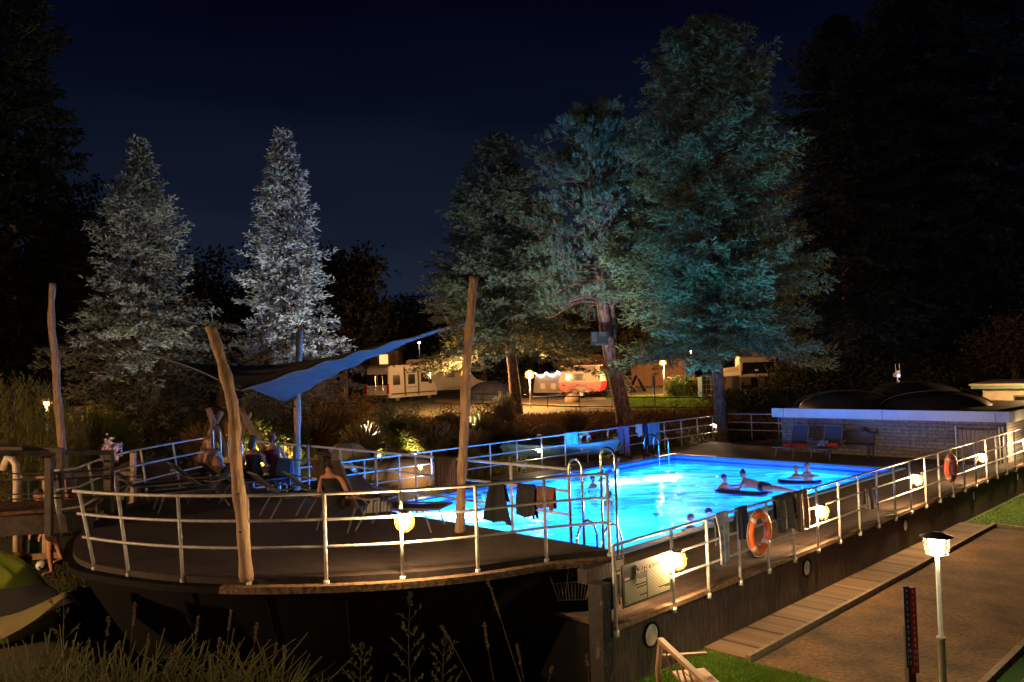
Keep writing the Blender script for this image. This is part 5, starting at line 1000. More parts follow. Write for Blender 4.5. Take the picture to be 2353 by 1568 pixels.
t, c = hut('lit yellow cabin above the dim caravan', 855, 905, 78, 5, 4, 4, mat('ochre_wall', (.35, .2, .07), .8, (.28, .15, .05), 3), mat('roof_dark', (.05, .035, .03))); MB().box(c+np.array([1.2, -.03, 3.2]), (.8, .06, .9)).build('window', emat('win_y', (1, .6, .2), .5), t); MB().box(c+np.array([-.6, -.03, 3.2]), (.9, .06, .8)).build('window', m_glassd, t)
t, c = hut('dark roofed chalet behind the grey motorhome', 985, 895, 84, 7, 3.6, 5, mat('brown_wall', (.1, .06, .045), .8), m_cream)
# low road fence, one thing
fe = thing('road_fence', 'low dark two rail fence along the campsite road', 'fence', at(1400, 940, 44))
top = [(1090, 905), (1180, 907), (1300, 911), (1480, 913.5), (1640, 914), (1700, 925), (1770, 945)]; bot = [(1090, 927), (1180, 929), (1300, 934), (1480, 936), (1640, 937)]
MB().tube([at(x, y, 43.5) for x, y in top], .035, 6).build('rail', m_dark, fe); MB().tube([at(x, y, 43.5) for x, y in bot], .035, 6).build('rail', m_dark, fe)
for x in range(1110, 1640, 74):
    y = np.interp(x, [p[0] for p in top], [p[1] for p in top]); MB().tube([at(x, y, 43.5), at(x, y+28, 43.5)], .022, 6).build('post', m_dark, fe)
st = thing('sign_post', 'thin dark sign post in front of the right globe lamp', 'post', gp(1505, 935, 45)); q = gp(1505, 935, 45); MB().bar(q, q+np.array([0, 0, 1.8]), .08, .06).build('post', m_dark, st); MB().box(q+np.array([-.03, -.05, 1.45]), (.16, .03, .65)).build('board', mat('sign_grey', (.15, .14, .13), .6), st)
# rowing boats
def rowboat(label, a, b, w, h, m, name='rowing_boat'):
    a = np.array(a); b = np.array(b); d = b-a; n = np.array([-d[1], d[0], 0]); n /= np.linalg.norm(n); t = thing(name, label, 'boat', (a+b)/2)
    def fn(u, v):
        k = (1-abs(2*u-1)**2.6); y = (v-.5)*2; zz = h*(.25+.75*abs(y)**2)*(1+.25*(2*u-1)**2) if k > .02 else h; return a+d*u+n*w/2*y*k**.6+np.array([0, 0, zz])
    o = MB().grid(fn, 24, 12).build('hull', m, t, True); s_ = o.modifiers.new('t', 'SOLIDIFY'); s_.thickness = .035
    for k in (.35, .65): MB().bar(a+d*k-n*w*.42+np.array([0, 0, h*.8]), a+d*k+n*w*.42+np.array([0, 0, h*.8]), .2, .03).build('thwart', m, t)
    return t
g = lambda x, y, z=.05: ag(x, y, z)
rowboat('upturned looking pale blue green rowing boat behind the far railing', g(1150, 1066), g(1425, 1052), 1.7, .62, mat('boat_blue', (.14, .26, .28), .5, (.1, .2, .22), 4))
rowboat('yellow canoe standing tilted behind the far railing', g(1388, 1058)+np.array([0, 0, -.1]), at(1424, 1008, 31.8), .7, .2, mat('canoe_yellow', (.5, .48, .04), .5), 'canoe')
flat(thing('warning_sign', 'small orange square sign on the blue boat behind the railing', 'sign', g(1217, 1048)), 'panel', [at(1211, 1041, 30.2), at(1224, 1041, 30.2), at(1224, 1052, 30.2), at(1211, 1052, 30.2)], mat('sign_orange', (.6, .25, .1), .5), .02)
# crossed logs
for i, (x0, y0, x1, y1, lab) in enumerate(((478, 938, 522, 1050, 'crossed log leaning right beside the bent handrail, pale sawn top'), (508, 945, 455, 1060, 'crossed log leaning left behind the far bow railing'), (552, 940, 615, 1052, 'dark crossed log leaning right in front of the lit yellow shrub'), (572, 950, 535, 1045, 'dark crossed log leaning left behind the crooked log post'))):
    a, b = at(x1, y1, 25.5), at(x0, y0, 25.5+.4*i); o = MB().tube([a+(b-a)*k+np.array([.02*math.sin(k*7), 0, 0]) for k in np.linspace(0, 1, 7)], [.11-.02*k for k in np.linspace(0, 1, 7)], 10).build('crossed_log', m_wood, None, True); tag(o, lab, 'log', 'crossed logs of a swing frame')
# ------------------------------------------------------------------ vegetation
def blades(P_, D_, L_, w_, rg):
    """diamond shaped leaves: base P, direction D, length L, half width w"""
    n = len(P_); S_ = np.cross(D_, rg.normal(size=(n, 3))); S_ /= np.linalg.norm(S_, axis=1, keepdims=True)+1e-9
    L_ = np.broadcast_to(np.asarray(L_, float), (n,))[:, None]; w_ = np.broadcast_to(np.asarray(w_, float), (n,))[:, None]
    V_ = np.stack([P_, P_+D_*L_*.45+S_*w_, P_+D_*L_, P_+D_*L_*.45-S_*w_], 1).reshape(-1, 3); return V_, np.arange(4*n).reshape(n, 4)
def unit(a): return a/(np.linalg.norm(a, axis=-1, keepdims=True)+1e-9)
def leafmat(name, c, c2, tr=.15, sc=1.2): return mat(name, c, .75, c2, sc, 0, det=6, trans=tr, spec=.2)
class Bark:
    def __init__(s): s.mb = MB()
def conifer(label, base, H, R, prof, m, seed, bare=0., dens=1., lean=(0, 0), trunk_r=.22, bl=.2, bw=.022, droop=.35, tipup=.5, name='spruce_tree', grp=None, hang=0, up0=.5, cat='tree', tw_=1.):
    rg = np.random.default_rng(seed); base = np.array(base, float); t = thing(name, label, cat, base, grp)
    pts = [base+np.array([lean[0]*k, lean[1]*k, H*k]) for k in np.linspace(0, .97, 14)]
    tb = MB(); tb.tube([p+np.array([.05*math.sin(i*1.3), .04*math.cos(i*1.9), 0]) for i, p in enumerate(pts)], [trunk_r*(1-.93*k)*(1+.25*(k < .01)) for k in np.linspace(0, 1, 14)], 12)
    NB = int(H*25*dens); P_, D_, L_ = [], [], []
    for i in range(NB):
        f = bare+(1-bare)*((i+rg.random())/NB)**.92; f = min(f, .985); az = i*2.39996+rg.normal()*.3; Lb = R*prof(f)*rg.uniform(.62, 1.14)
        o = np.array([math.cos(az), math.sin(az), 0]); b0_ = base+np.array([lean[0]*f, lean[1]*f, H*f]); e = up0*(2*f-.9)
        n = max(5, int(Lb/.28)); ts = np.linspace(0, 1, n+1); C_ = b0_+o*(Lb*ts)[:, None]+np.array([0, 0, 1.])*(Lb*(e*ts-droop*(1-f*.6)*ts**2+tipup*.3*ts**4))[:, None]
        if i % 3 == 0 or hang: tb.tube(C_[::2], [.035*(1-.8*k) *(1-.6*f) + .006 for k in np.linspace(0, 1, len(C_[::2]))], 4, False)
        sd = np.array([-o[1], o[0], 0])
        for j in range(1, n+1):
            k = ts[j]
            if k < .12: continue
            tl = (.16+.34*Lb*(.25+.75*k)*(1-.75*k**3))*rg.uniform(.6, 1.1)*tw_; tl = min(tl, .85)
            for s_ in (-1, 1):
                d = unit(o*.75+sd*s_*rg.uniform(.5, 1.)+np.array([0, 0, rg.uniform(-.35, .15)-hang*rg.random()])); nn = max(3, int(tl/.045)); q = rg.random(nn)**.8
                pp_ = C_[j]+d*(q*tl)[:, None]+np.array([0, 0, 1.])*((rg.random(nn)-.4)*.16)[:, None]; dd_ = unit(d+rg.normal(size=(nn, 3))*.42+np.array([0, 0, .12])); P_.append(pp_); D_.append(dd_)
        nn = 6; P_.append(np.repeat(C_[-1:], nn, 0)-o*rg.random((nn, 1))*.15); D_.append(unit(o+np.array([0, 0, .4])+rg.normal(size=(nn, 3))*.5))
    nn = 40; q = rg.random(nn); P_.append(base+np.array([lean[0], lean[1], 0])+np.array([0, 0, 1.])*(H*(.93+.06*q))[:, None]); D_.append(unit(rg.normal(size=(nn, 3))*.5+np.array([0, 0, .9])))
    P_ = np.concatenate(P_); D_ = np.concatenate(D_); Vv, Ff = blades(P_, D_, bl*rg.uniform(.6, 1.2, len(P_)), bw, rg)
    mesh_obj('crown', Vv, Ff, m, t); tb.build('trunk', m_bark, t, True); return t
def pr_cone(f): return max(.02, (1-f))**.75*(1+.12*math.sin(f*23))
def pr_big(f):
    return np.interp(f, [0, .22, .35, .5, .68, .82, .92, 1], [.75, 1.0, 1.0, .93, .78, .62, .4, .05])*(1+.1*math.sin(f*31))
def pr_fat(f): return np.interp(f, [0, .15, .4, .6, .8, .93, 1], [.9, 1, .9, .72, .42, .2, .03])*(1+.13*math.sin(f*27+1))
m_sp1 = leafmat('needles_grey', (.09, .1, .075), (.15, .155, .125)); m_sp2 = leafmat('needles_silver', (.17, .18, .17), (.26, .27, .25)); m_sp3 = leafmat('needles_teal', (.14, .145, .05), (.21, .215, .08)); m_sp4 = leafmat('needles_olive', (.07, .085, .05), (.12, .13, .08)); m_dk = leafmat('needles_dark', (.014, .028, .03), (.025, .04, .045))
b = gp(335, 1030, 32.5); conifer('broad grey green spruce on the left behind the shade sail', b, 12.9, 4.5, lambda f: max(.03, 1-f)**.95*(1+.2*math.sin(f*19)), m_sp1, 11, .04, 1.15, trunk_r=.14, bw=.03, bl=.22)
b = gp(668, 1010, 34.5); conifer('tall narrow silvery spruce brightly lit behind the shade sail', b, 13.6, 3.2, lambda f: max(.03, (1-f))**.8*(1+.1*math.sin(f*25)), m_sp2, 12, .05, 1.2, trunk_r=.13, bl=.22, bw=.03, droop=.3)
b = gp(1185, 952, 44.5); conifer('ragged fir left of the pine, its trunk bare at the foot', b, 15.2, 4.7, pr_fat, m_sp4, 13, .25, 1.3, lean=(-.6, 0), trunk_r=.33, bl=.26, bw=.032, droop=.28)
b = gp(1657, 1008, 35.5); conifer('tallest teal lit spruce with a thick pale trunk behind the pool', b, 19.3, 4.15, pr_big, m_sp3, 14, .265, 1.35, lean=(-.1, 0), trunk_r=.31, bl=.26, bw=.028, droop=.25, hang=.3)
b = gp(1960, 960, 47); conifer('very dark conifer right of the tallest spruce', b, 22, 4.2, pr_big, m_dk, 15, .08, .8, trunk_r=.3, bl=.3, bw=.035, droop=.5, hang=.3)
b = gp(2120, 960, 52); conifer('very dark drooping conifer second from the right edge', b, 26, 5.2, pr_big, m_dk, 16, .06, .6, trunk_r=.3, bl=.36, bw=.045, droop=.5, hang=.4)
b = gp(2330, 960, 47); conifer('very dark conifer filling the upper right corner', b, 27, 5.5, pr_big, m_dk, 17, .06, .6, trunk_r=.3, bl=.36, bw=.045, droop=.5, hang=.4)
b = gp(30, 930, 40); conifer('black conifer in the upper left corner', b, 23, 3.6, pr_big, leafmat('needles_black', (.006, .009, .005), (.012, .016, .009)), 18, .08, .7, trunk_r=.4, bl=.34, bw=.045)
# pine
def pine(label, base, seed, m):
    rg = np.random.default_rng(seed); base = np.array(base); t = thing('pine_tree', label, 'tree', base); H = 15.3
    def ax_(f): return base+np.array([-1.05*math.sin(min(f, .5)*math.pi)+(.35*max(0, f-.5)), 0, H*f])
    tb = MB(); fs = np.linspace(0, .95, 18); tb.tube([ax_(f) for f in fs], [.36*(1-f)**.8+.03+(.12 if f < .02 else 0) for f in fs], 12)
    tb.tube([ax_(.24)+np.array([.05, 0, 0]), ax_(.3)+np.array([.42, .2, 0]), ax_(.42)+np.array([.5, .3, 0]), ax_(.6)+np.array([.5, .3, 0])], [.18, .16, .12, .05], 10)
    P_, D_ = [], []
    for i in range(190):
        f = rg.uniform(.37, .97); az = i*2.4+rg.normal()*.3; prof = np.interp(f, [.3, .4, .55, .68, .8, .9, 1], [.95, 1.05, .85, .95, .8, .55, .1]); Lb = 3.9*prof*rg.uniform(.6, 1.1)
        if f < .42 and rg.random() < .35: Lb *= .8
        o = np.array([math.cos(az), math.sin(az), 0]); sd = np.array([-o[1], o[0], 0]); ts = np.linspace(0, 1, 9); e = .1+.5*(f-.3)
        C_ = ax_(f)+o*(Lb*ts)[:, None]+np.array([0, 0, 1.])*(Lb*(e*ts-.18*ts**2+.12*np.sin(ts*5+i)*ts))[:, None]+sd*(np.sin(ts*4+i)*.2*ts)[:, None]
        tb.tube(C_, [.06*(1-.75*k) for k in ts], 5, False)
        for j in range(3, 9):
            for s_ in range(5):
                off = sd*rg.normal()*.28*Lb/3+o*rg.normal()*.2+np.array([0, 0, rg.uniform(-.1, .25)]); c = C_[j]+off
                if rg.random() < .5: tb.tube([C_[j], c], [.016, .008], 3, False)
                n = 17; upd = unit(np.array([0, 0, 1.])*.8+o*.45+rg.normal(size=3)*.2); q = rg.random(n); P_.append(c+upd*(q*.24)[:, None]); D_.append(unit(upd*.8+rg.normal(size=(n, 3))*.42))
    P_ = np.concatenate(P_); D_ = np.concatenate(D_); Vv, Ff = blades(P_, D_, .2*rg.uniform(.7, 1.2, len(P_)), .021, rg); mesh_obj('crown', Vv, Ff, m, t); tb.build('trunk', mat('pine_bark', (.3, .15, .1), .9, (.09, .05, .04), 4.5, 1., stretch=(2, 2, .8), lo=.4, hi=.58), t, True)
pine('pine with reddish leaning trunk and blue green tufts behind the pool', gp(1442, 985, 38.5), 21, leafmat('pine_needles', (.11, .15, .085), (.17, .21, .12)))
def leafy(label, base, H, R, m, seed, n=9000, ls=.16, name='broadleaf_tree', trunk=True, clumps=40, grp=None, z0=.25, cat='tree', asp=.5):
    rg = np.random.default_rng(seed); base = np.array(base); t = thing(name, label, cat, base, grp); c0 = unit(rg.normal(size=(clumps, 3)))*rg.uniform(.35, 1., (clumps, 1)); c0[:, 2] = np.abs(c0[:, 2])*1.-.35*rg.random(clumps)
    hz = H*(1-z0); C_ = base+np.array([0, 0, H*z0+hz*.35])+c0*np.array([R, R, hz*.6]); k = rg.integers(0, clumps, n); P_ = C_[k]+rg.normal(size=(n, 3))*R*.17; P_[:, 2] = np.maximum(P_[:, 2], base[2]+.05); P_[:, 2] = np.minimum(P_[:, 2], base[2]+H); D_ = unit(rg.normal(size=(n, 3))+np.array([0, 0, -.1])); Vv, Ff = blades(P_, D_, ls*rg.uniform(.7, 1.3, n), ls*asp*.5, rg); mesh_obj('crown', Vv, Ff, m, t)
    if trunk:
        tb = MB(); tb.tube([base, base+np.array([.1, 0, H*.3]), base+np.array([0, 0, H*.62])], [R*.07+.05, R*.05+.04, .03], 8)
        for i in range(0, clumps, 4): tb.tube([base+np.array([0, 0, H*.3]), (base+np.array([0, 0, H*.4])+C_[i])/2, C_[i]], [R*.03, R*.018, .01], 5, False)
        tb.build('trunk', m_bark, t, True)
    return t
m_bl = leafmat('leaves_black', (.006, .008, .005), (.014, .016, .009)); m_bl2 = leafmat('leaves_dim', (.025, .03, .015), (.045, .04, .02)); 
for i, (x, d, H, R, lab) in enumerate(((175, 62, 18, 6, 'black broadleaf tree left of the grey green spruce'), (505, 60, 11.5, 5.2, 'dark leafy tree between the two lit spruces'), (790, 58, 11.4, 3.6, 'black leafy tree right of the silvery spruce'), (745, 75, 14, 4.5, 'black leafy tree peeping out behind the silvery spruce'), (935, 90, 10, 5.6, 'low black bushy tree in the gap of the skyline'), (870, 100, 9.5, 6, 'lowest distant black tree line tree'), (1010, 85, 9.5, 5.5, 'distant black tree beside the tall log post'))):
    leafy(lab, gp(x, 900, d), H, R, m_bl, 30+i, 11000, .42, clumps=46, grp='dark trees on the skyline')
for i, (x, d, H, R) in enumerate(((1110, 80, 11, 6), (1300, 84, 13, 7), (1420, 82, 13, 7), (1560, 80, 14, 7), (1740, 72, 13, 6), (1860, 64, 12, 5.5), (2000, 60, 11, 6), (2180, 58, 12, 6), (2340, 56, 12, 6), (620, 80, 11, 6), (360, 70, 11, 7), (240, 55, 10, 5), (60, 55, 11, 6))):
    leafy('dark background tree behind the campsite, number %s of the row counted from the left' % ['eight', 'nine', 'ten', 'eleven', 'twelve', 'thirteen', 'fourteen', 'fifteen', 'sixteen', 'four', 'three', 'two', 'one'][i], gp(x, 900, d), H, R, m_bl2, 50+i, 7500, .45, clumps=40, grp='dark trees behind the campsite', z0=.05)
# willow on the left
def willow(label, base, H, R, seed, m):
    rg = np.random.default_rng(seed); base = np.array(base); t = thing('weeping_willow', label, 'tree', base); n = 420; tb = MB(); tb.tube([base, base+np.array([0, 0, H*.8])], [.2, .08], 8); tb.build('trunk', m_bark, t, True); P_, D_ = [], []
    for i in range(n):
        a = rg.random()*6.28; r = R*math.sqrt(rg.random()); z = H*(1-.35*(r/R)**2)*rg.uniform(.9, 1.); L = rg.uniform(.5, 1)*z; q = rg.random(34); p = base+np.array([r*math.cos(a), r*math.sin(a), z]); P_.append(p+np.array([0, 0, -1.])*(q*L)[:, None]+rg.normal(size=(34, 3))*.05); D_.append(unit(np.array([0, 0, -1.])+rg.normal(size=(34, 3))*.35))
    P_ = np.concatenate(P_); D_ = np.concatenate(D_); Vv, Ff = blades(P_, D_, .2, .012, rg); mesh_obj('crown', Vv, Ff, m, t)
willow('drooping willow lit yellow green at the left edge', gp(30, 1010, 24), 4.1, 1.9, 71, leafmat('willow_leaves', (.12, .13, .03), (.2, .17, .05)))
willow('thin drooping willow strands right of the far left log post', gp(215, 1010, 27), 2.9, 1.3, 72, leafmat('willow_leaves', (.12, .13, .03), (.2, .17, .05)))
# ornamental grasses and shrubs in the bed behind the boat
def tuft(label, base, H, R, m, seed, n=900, name='ornamental_grass', cat='grass clump', plume=.0, grp=None, w=.012):
    rg = np.random.default_rng(seed); base = np.array(base); a = rg.random(n)*6.283; r = rg.random(n)**.6*R*.35; out = np.stack([np.cos(a), np.sin(a), np.zeros(n)], 1); P0_ = base+out*r[:, None]; h = H*rg.uniform(.5, 1.05, n); sp_a = rg.uniform(.2, 1., n)*R; V_, F_ = [], []
    segs = 4; prev = P0_; pw = np.full(n, w); side = unit(np.cross(out+rg.normal(size=(n, 3))*.4, [0, 0, 1.]))
    vs = [P0_-side*w, P0_+side*w]
    for k in range(1, segs+1):
        f = k/segs; c = P0_+out*(sp_a*f**1.8)[:, None]+np.array([0, 0, 1.])*(h*(f-.28*f**3*(sp_a/R)))[:, None]; ww = w*(1-f)**.6+plume*(f > .7)*(w*1.2); vs += [c-side*ww, c+side*ww]
    V_ = np.stack(vs, 1).reshape(-1, 3); m_ = 2*(segs+1); F_ = np.concatenate([np.arange(n)[:, None]*m_+np.array([2*k, 2*k+1, 2*k+3, 2*k+2]) for k in range(segs)]); o = mesh_obj(name, V_, F_, m, None, loc=base); tag(o, label, cat, grp); return o
m_or = leafmat('dry_grass', (.2, .13, .05), (.32, .21, .08), .3, 3); m_gg = leafmat('bed_leaves', (.1, .12, .03), (.2, .19, .05), .3, 2); m_gs = leafmat('sage_leaves', (.09, .11, .055), (.16, .17, .09), .3, 2)
G1 = 'ornamental grasses in the planted bed'; G2 = 'shrubs in the planted bed'
beds = [(470, 1035, 30, 1.9, .9, 'yellow ornamental grass between the crossed logs and the handrail'), (520, 1020, 29, 2.0, .9, 'ornamental grass directly behind the crooked log post'), (715, 1010, 31, 1.8, 1.1, 'brown ornamental grass right of the blue lit log post'), (760, 985, 33, 2.2, 1.2, 'wide brown ornamental grass below the drooping canvas'), (835, 1000, 30, 1.7, .9, 'ornamental grass left of the left garden spotlight'), (1000, 1010, 31, 1.5, 1., 'brown ornamental grass right of the right garden spotlight'), (1110, 1005, 33, 1.6, .9, 'spiky ornamental grass right of the tall log post'), (1160, 960, 36, 2.2, .5, 'narrow upright plume grass near the fir trunk'), (1085, 1030, 31, 1.2, .8, 'low ornamental grass at the foot of the tall log post'), (1320, 985, 36, 1.3, .9, 'dry ornamental grass on the slope above the life ring'), (645, 1030, 29, 1.3, .8, 'ornamental grass behind the maroon shirted person')]
for i, (x, y, d, h, r, lab) in enumerate(beds): tuft(lab, gp(x, y, d), h, r, m_or, 100+i, 1100, grp=G1, plume=1., w=.011)
shr = [(600, 1020, 28.5, 1.9, 1.2, m_gg, 'shrub lit bright yellow behind the two seated women'), (655, 1000, 29.5, 1.7, 1.0, m_gg, 'yellow lit shrub just left of the blue lit log post'), (560, 985, 32, 2.6, 1.2, m_gg, 'taller shrub behind the crossed logs'), (690, 970, 34, 2.3, 1.4, m_or, 'brown leafy shrub behind the blue lit log post'), (790, 955, 36, 2.7, 1.5, m_or, 'tall brown shrub left of the camper van'), (915, 975, 33, 2.4, 1.1, m_gs, 'grey green shrub between the two garden spotlights'), (865, 1000, 31.2, 1.0, .55, m_gg, 'small plant glowing above the left garden spotlight'), (955, 990, 31.6, 1.6, .8, m_gg, 'green plant glowing above the right garden spotlight'), (1040, 975, 35, 1.7, 1.3, m_or, 'brown shrub left of the tall log post'), (1105, 950, 37, 1.8, 1.6, leafmat('dark_shrub', (.02, .03, .015), (.04, .05, .025)), 'dark rounded shrub right of the tall log post'), (1180, 1000, 34, 1., 1., m_or, 'low brown shrub above the blue boat')]
for i, (x, y, d, h, r, m, lab) in enumerate(shr): leafy(lab, gp(x, y, d), h, r, m, 130+i, 5000, .12, name='shrub', trunk=False, clumps=30, grp=G2, z0=.02, cat='shrub', asp=.35)
leafy('round clipped hedge with yellow lit top right of the globe lamp', gp(1572, 905, 54), 1.35, 1.4, leafmat('hedge_leaves', (.05, .08, .02), (.1, .13, .03)), 150, 7000, .14, name='hedge', trunk=False, z0=.0, cat='hedge', clumps=50); leafy('dark hedge left of the red caravan awning', gp(1190, 905, 59), 1.5, 1.6, m_bl2, 151, 5000, .14, name='hedge', trunk=False, z0=.0, cat='hedge'); leafy('dark hedge between the red caravan and the pine trunk', gp(1402, 905, 58), 1.7, 1.5, leafmat('hedge_grey', (.04, .045, .04), (.07, .075, .065)), 152, 5000, .14, name='hedge', trunk=False, z0=.0, cat='hedge')
leafy('long dark hedge in front of the white caravan', gp(1740, 960, 42), 1.1, 2.6, leafmat('hedge_dk', (.02, .025, .012), (.04, .045, .02)), 153, 8000, .14, name='hedge', trunk=False, z0=.0, cat='hedge', clumps=60)
for i, x in enumerate((1850, 1950, 2060, 2170, 2260)): leafy('dark bush behind the domed roof, %s from the left' % ('first', 'second', 'third', 'fourth', 'fifth')[i], gp(x, 900, 45), 2.6, 2.4, leafmat('bush_olive', (.03, .035, .012), (.06, .05, .02)), 160+i, 6000, .2, name='bush', trunk=False, z0=.0, cat='bush', grp='bushes behind the cabin')
leafy('bush with fine leaves at the far right behind the white building', gp(2330, 880, 42), 5.5, 2.6, leafmat('bush_olive2', (.03, .02, .01), (.06, .04, .02)), 170, 7000, .2, cat='bush', name='bush')
leafy('low flowering plant with pale pink blossoms behind the gangway handrail', at(256, 1052, 19)-np.array([0, 0, .9]), 1.55, .26, mat('blossom', (.75, .7, .7), .6, (.7, .5, .65), 30), 171, 260, .075, name='flowering_plant', trunk=False, z0=.45, cat='flowers', clumps=16, asp=.9)
for i, (x, y, d, aim, e) in enumerate((((868), 1022, 30.6, (868, 975, 31.5), 45), (950, 1012, 30.9, (960, 975, 32), 240), (597, 1032, 27.4, (600, 985, 29), 460), (632, 1045, 27.9, (655, 985, 29.5), 480))):
    b = gp(x, y, d); t = thing('garden_spotlight', ('left garden spotlight under the white flower stalk', 'right garden spotlight under the green flowering plant', 'garden spotlight under the yellow shrub behind the seated women', 'garden spotlight right of the seated women')[i], 'spotlight', b, 'garden spotlights'); MB().tube([b, b+np.array([0, 0, .12])], .03, 8).build('spike', m_dark, t); MB().tube([b+np.array([0, 0, .1]), b+np.array([.02, .05, .2])], [.05, .07], 12).build('housing', m_dark, t); MB().ball(b+np.array([.02, .04, .21]), .05, 10, 6).build('bulb', emat('spot_glow', (1, .85, .4), 60), t)
    lamp('SPOT', b+np.array([0, -.05, .3]), e, (1, .78, .3), .05, t, to=at(*aim), angle=110, blend=.8)
# added floodlights, none seen, put in to light spruces, pine and fir
for i, (x, y, d, aim, e, c, lab) in enumerate(((880, 1040, 28.6, (672, 540, 34.5), 2300, (.95, .97, 1), 'added floodlight in the bed aimed at the silvery spruce'), (398, 1050, 24, (335, 520, 32.5), 1600, (1, .96, .84), 'added floodlight in the bed aimed at the grey green spruce'), (1500, 1000, 26, (1640, 420, 35.5), 3300, (1, .93, .84), 'added floodlight on the slope aimed at the tallest spruce'), (1240, 1010, 30, (1390, 600, 38.5), 1400, (.95, 1, .95), 'added floodlight on the slope aimed at the leaning pine'), (1090, 1015, 33, (1170, 620, 44.5), 3800, (.95, 1, .78), 'added floodlight on the slope aimed at the ragged fir'))):
    b = gp(x, y, d); t = thing('floodlight', lab, 'floodlight', b, 'added floodlights in the bed'); MB().tube([b, b+np.array([0, 0, .8])], .02, 8).build('stake', m_dark, t); MB().box(b+np.array([0, 0, .85]), (.2, .08, .14)).build('housing', m_dark, t); lamp('SPOT', b+np.array([-.05, .1, 1.]), e, c, .08, t, to=at(*aim), angle=58, blend=.9)
# dry ground cover and grass as masses
def cover(name, label, pts, h, m, seed, w=.012, kind='stuff', lean_=.5):
    rg = np.random.default_rng(seed); n = len(pts); P_ = np.zeros((n, 3)); P_[:, :2] = pts; P_[:, 2] = Hz(pts[:, 0], pts[:, 1])-.02; D_ = unit(rg.normal(size=(n, 3))*np.array([lean_, lean_, .1])+np.array([0, 0, 1.])); Vv, Ff = blades(P_, D_, h*rg.uniform(.4, 1.2, n), w, rg); o = mesh_obj(name, Vv, Ff, m, None, loc=(0, 0, 0)); tag(o, None, None, None, kind); return o
def stpts(n, s0, s1, t0, t1, rg): s = rg.uniform(s0, s1, n); t = rg.uniform(t0, t1, n); return O2+U2*s[:, None]+V2*t[:, None]
rg = np.random.default_rng(5)
cover('dry_ground_cover', None, np.stack([rg.uniform(-6, 16, 42000), rg.uniform(33, 43.5, 42000)], 1), .3, leafmat('brown_cover', (.13, .07, .045), (.1, .08, .04), .2, 1.5), 6, .025, lean_=1.)
cover('tall_grass', None, stpts(26000, 2., 9.5, 12.5, 15.5, rg), .38, leafmat('gold_grass', (.2, .14, .03), (.14, .17, .03), .3, .8), 7, .014)
cover('tall_grass', None, stpts(14000, -6, 2, 14.2, 18, rg), .3, leafmat('camp_grass', (.07, .09, .02), (.1, .09, .03), .3, 1), 8, .014)
cover('lawn_grass', None, np.concatenate([stpts(26000, -4.5, -.1, -2.4, .0, rg)[lambda a=None: slice(None)] if False else stpts(60000, -4.5, -.15, -2.3, -.02, rg)]), .085, leafmat('lawn_blades', (.08, .17, .012), (.13, .22, .02), .3, 2), 9, .006)
cover('lawn_grass', None, stpts(60000, 12.2, 22, -5, -.1, rg), .07, leafmat('lawn_blades', (.05, .1, .012), (.09, .14, .02)), 10, .009)
cover('lawn_grass', None, np.stack([rg.uniform(-12, -7.2, 16000), rg.uniform(12.4, 17.5, 16000)], 1), .1, leafmat('camp_grass', (.07, .09, .02), (.1, .09, .03)), 11, .008)
cover('lawn_grass', None, np.stack([rg.uniform(6, 16, 26000), rg.uniform(44, 56, 26000)], 1), .12, leafmat('lawn_blades', (.05, .1, .012), (.09, .14, .02)), 12, .02)
cover('fallen_leaves', None, stpts(420, -.4, 12.5, -3.7, -.03, rg), .06, mat('dead_leaf', (.2, .11, .04), .9, (.12, .06, .025), 20), 14, .018, lean_=3.)
cover('gravel_stones', None, stpts(9000, -.3, 11.5, -3.5, -.85, rg), .014, mat('pebble', (.26, .17, .08), .9, (.16, .1, .05), 30), 13, .008, lean_=2.)
# weeds in the foreground, on the bank below the camera
m_weed = leafmat('weed_green', (.1, .11, .04), (.17, .15, .065), .25, 2); m_dryw = leafmat('weed_dry', (.24, .16, .09), (.17, .13, .06), .25, 3)
rg = np.random.default_rng(77); n = 1900; px = np.concatenate([rg.uniform(-60, 640, n*3//4), rg.uniform(600, 1400, n//4)]); yy = rg.uniform(4.3, 6.3, n); Xw = (px-1176)/1890*yy; hh = np.where(px < 640, rg.uniform(.5, 1.0, n)*rg.uniform(.75, 1, n), rg.uniform(.35, .62, n))*(1-.0003*np.clip(px, 0, 700))
P_ = np.stack([Xw, yy, Hz(Xw, yy)-.05], 1); side = unit(rg.normal(size=(n, 3))*np.array([1, .4, 0])); dirn = rg.normal(size=(n, 2))*.2; vs = [P_-side*.004, P_+side*.004]
for k in range(1, 5):
    f = k/4; c = P_+np.stack([dirn[:, 0]*f**2*1.2, dirn[:, 1]*f**2, hh*(f-.1*f*f)], 1); ww = (.0045*(1-f)+.0008)+.0035*((hh > .45) & (f > .7)); vs += [c-side*ww[:, None], c+side*ww[:, None]]
Vv = np.stack(vs, 1).reshape(-1, 3); Ff = np.concatenate([np.arange(n)[:, None]*10+np.array([2*k, 2*k+1, 2*k+3, 2*k+2]) for k in range(4)]); o = mesh_obj('foreground_grass', Vv, Ff, m_weed, None, loc=(0, 0, 0)); tag(o, None, None, None, 'stuff')
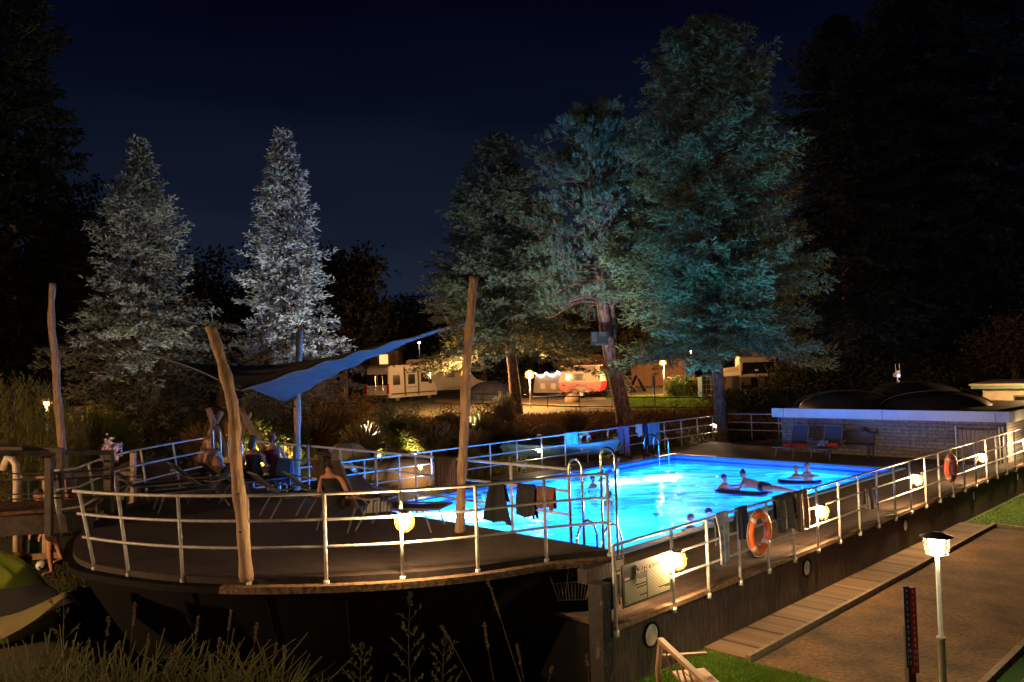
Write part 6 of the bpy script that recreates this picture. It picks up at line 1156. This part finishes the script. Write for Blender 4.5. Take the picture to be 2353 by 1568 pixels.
def stalk(label, pts, seed, m, w=.003, head_=.35, leafy_=False, grp='tall seed stalks in front'):
    rg = np.random.default_rng(seed); C_ = dense([list(p) for p in pts], 8); t = thing('weed_plant' if leafy_ else 'grass_stalk', label, 'weed' if leafy_ else 'grass stalk', C_[0], grp); MB().tube(C_, [w*(1-.6*i/len(C_)) for i in range(len(C_))], 5).build('stem', m, t, True); k0 = int(len(C_)*(1-head_)); P_, D_ = [], []
    dr = unit(C_[-1]-C_[k0])
    for c in np.linspace(k0, len(C_)-1.01, 70 if not leafy_ else 60):
        i = int(c); p = C_[i]+(C_[i+1]-C_[i])*(c-i); P_.append(np.repeat(p[None], 2, 0)+rg.normal(size=(2, 3))*.002); D_.append(unit(dr+rg.normal(size=(2, 3))*.45))
    if leafy_:
        for i in range(2, len(C_)-4, 2):
            for s_ in (-1, 1):
                d = unit(np.array([s_*rg.uniform(.5, .9), rg.normal()*.4, .85])); L = .16*(1-.6*i/len(C_))*rg.uniform(.7, 1.3); MB_t.append((C_[i], C_[i]+d*L, w*.5)) ; q = rg.random(16); P_.append(C_[i]+d*(L*(.35+.65*q))[:, None]); D_.append(unit(d+rg.normal(size=(16, 3))*.5))
        tb = MB(); [tb.tube([a, b_], [w_, w_*.6], 4, False) for a, b_, w_ in MB_t]; MB_t.clear(); tb.build('side_stem', m, t)
    Vv, Ff = blades(np.concatenate(P_), np.concatenate(D_), .018 if not leafy_ else .028, .0032 if not leafy_ else .0045, rg); mesh_obj('seed_head' if not leafy_ else 'leaves', Vv, Ff, m, t)
MB_t = []
def dpt(l, d): return [at(x, y, d) for x, y in l]
stalk('tallest drooping seed stalk rising left of the wire basket', dpt([(1215, 1620), (1175, 1500), (1150, 1420), (1120, 1333)], 5.2), 1, m_dryw, .0035)
stalk('short seed stalk left of the tallest drooping one', dpt([(1150, 1620), (1130, 1540), (1113, 1435)], 5.2), 2, m_dryw)
stalk('leaning seed stalk right of the second leafy weed', dpt([(1110, 1620), (1060, 1520), (1015, 1440)], 5.), 3, m_dryw)
stalk('seed stalk with curved tip below the tallest stalk', dpt([(1215, 1620), (1203, 1560), (1188, 1484)], 5.2), 4, m_dryw)
stalk('small seed stalk below the wire basket', dpt([(1355, 1600), (1352, 1550), (1348, 1507)], 5.3), 5, m_dryw); stalk('tiny seed stalk left of the wire basket at the bottom edge', dpt([(1250, 1600), (1262, 1560), (1268, 1535)], 5.3), 6, m_dryw)
for i, (x, yt, lab) in enumerate(((943, 1368, 'tallest leafy weed in the bottom centre with upright side shoots'), (1022, 1470, 'second leafy weed right of the tallest one'), (832, 1485, 'leafy weed left of the tallest leafy one'), (150, 1300, 'thin leafy weed crossing the lime yellow tent'))):
    stalk(lab, dpt([(x+6, 1640), (x-4, (1640+yt)/2), (x, yt)], 5.), 20+i, m_weed, .0045, .12, True, 'leafy weeds in front')
for i, (x, yt, d) in enumerate(((310, 1390, 5.6), (455, 1420, 5.6), (590, 1435, 5.8), (635, 1480, 5.8), (530, 1405, 5.7), (250, 1420, 5.3), (505, 1470, 5.2), (415, 1480, 5.2))):
    stalk('thin grass stalk with seed head in the lower left grass, %s of eight by height' % ('first', 'third', 'fifth', 'seventh', 'second', 'fourth', 'sixth', 'last')[i], dpt([(x-25, 1620), (x-12, (1620+yt)/2), (x, yt)], d), 40+i, m_dryw, .0025, .25)
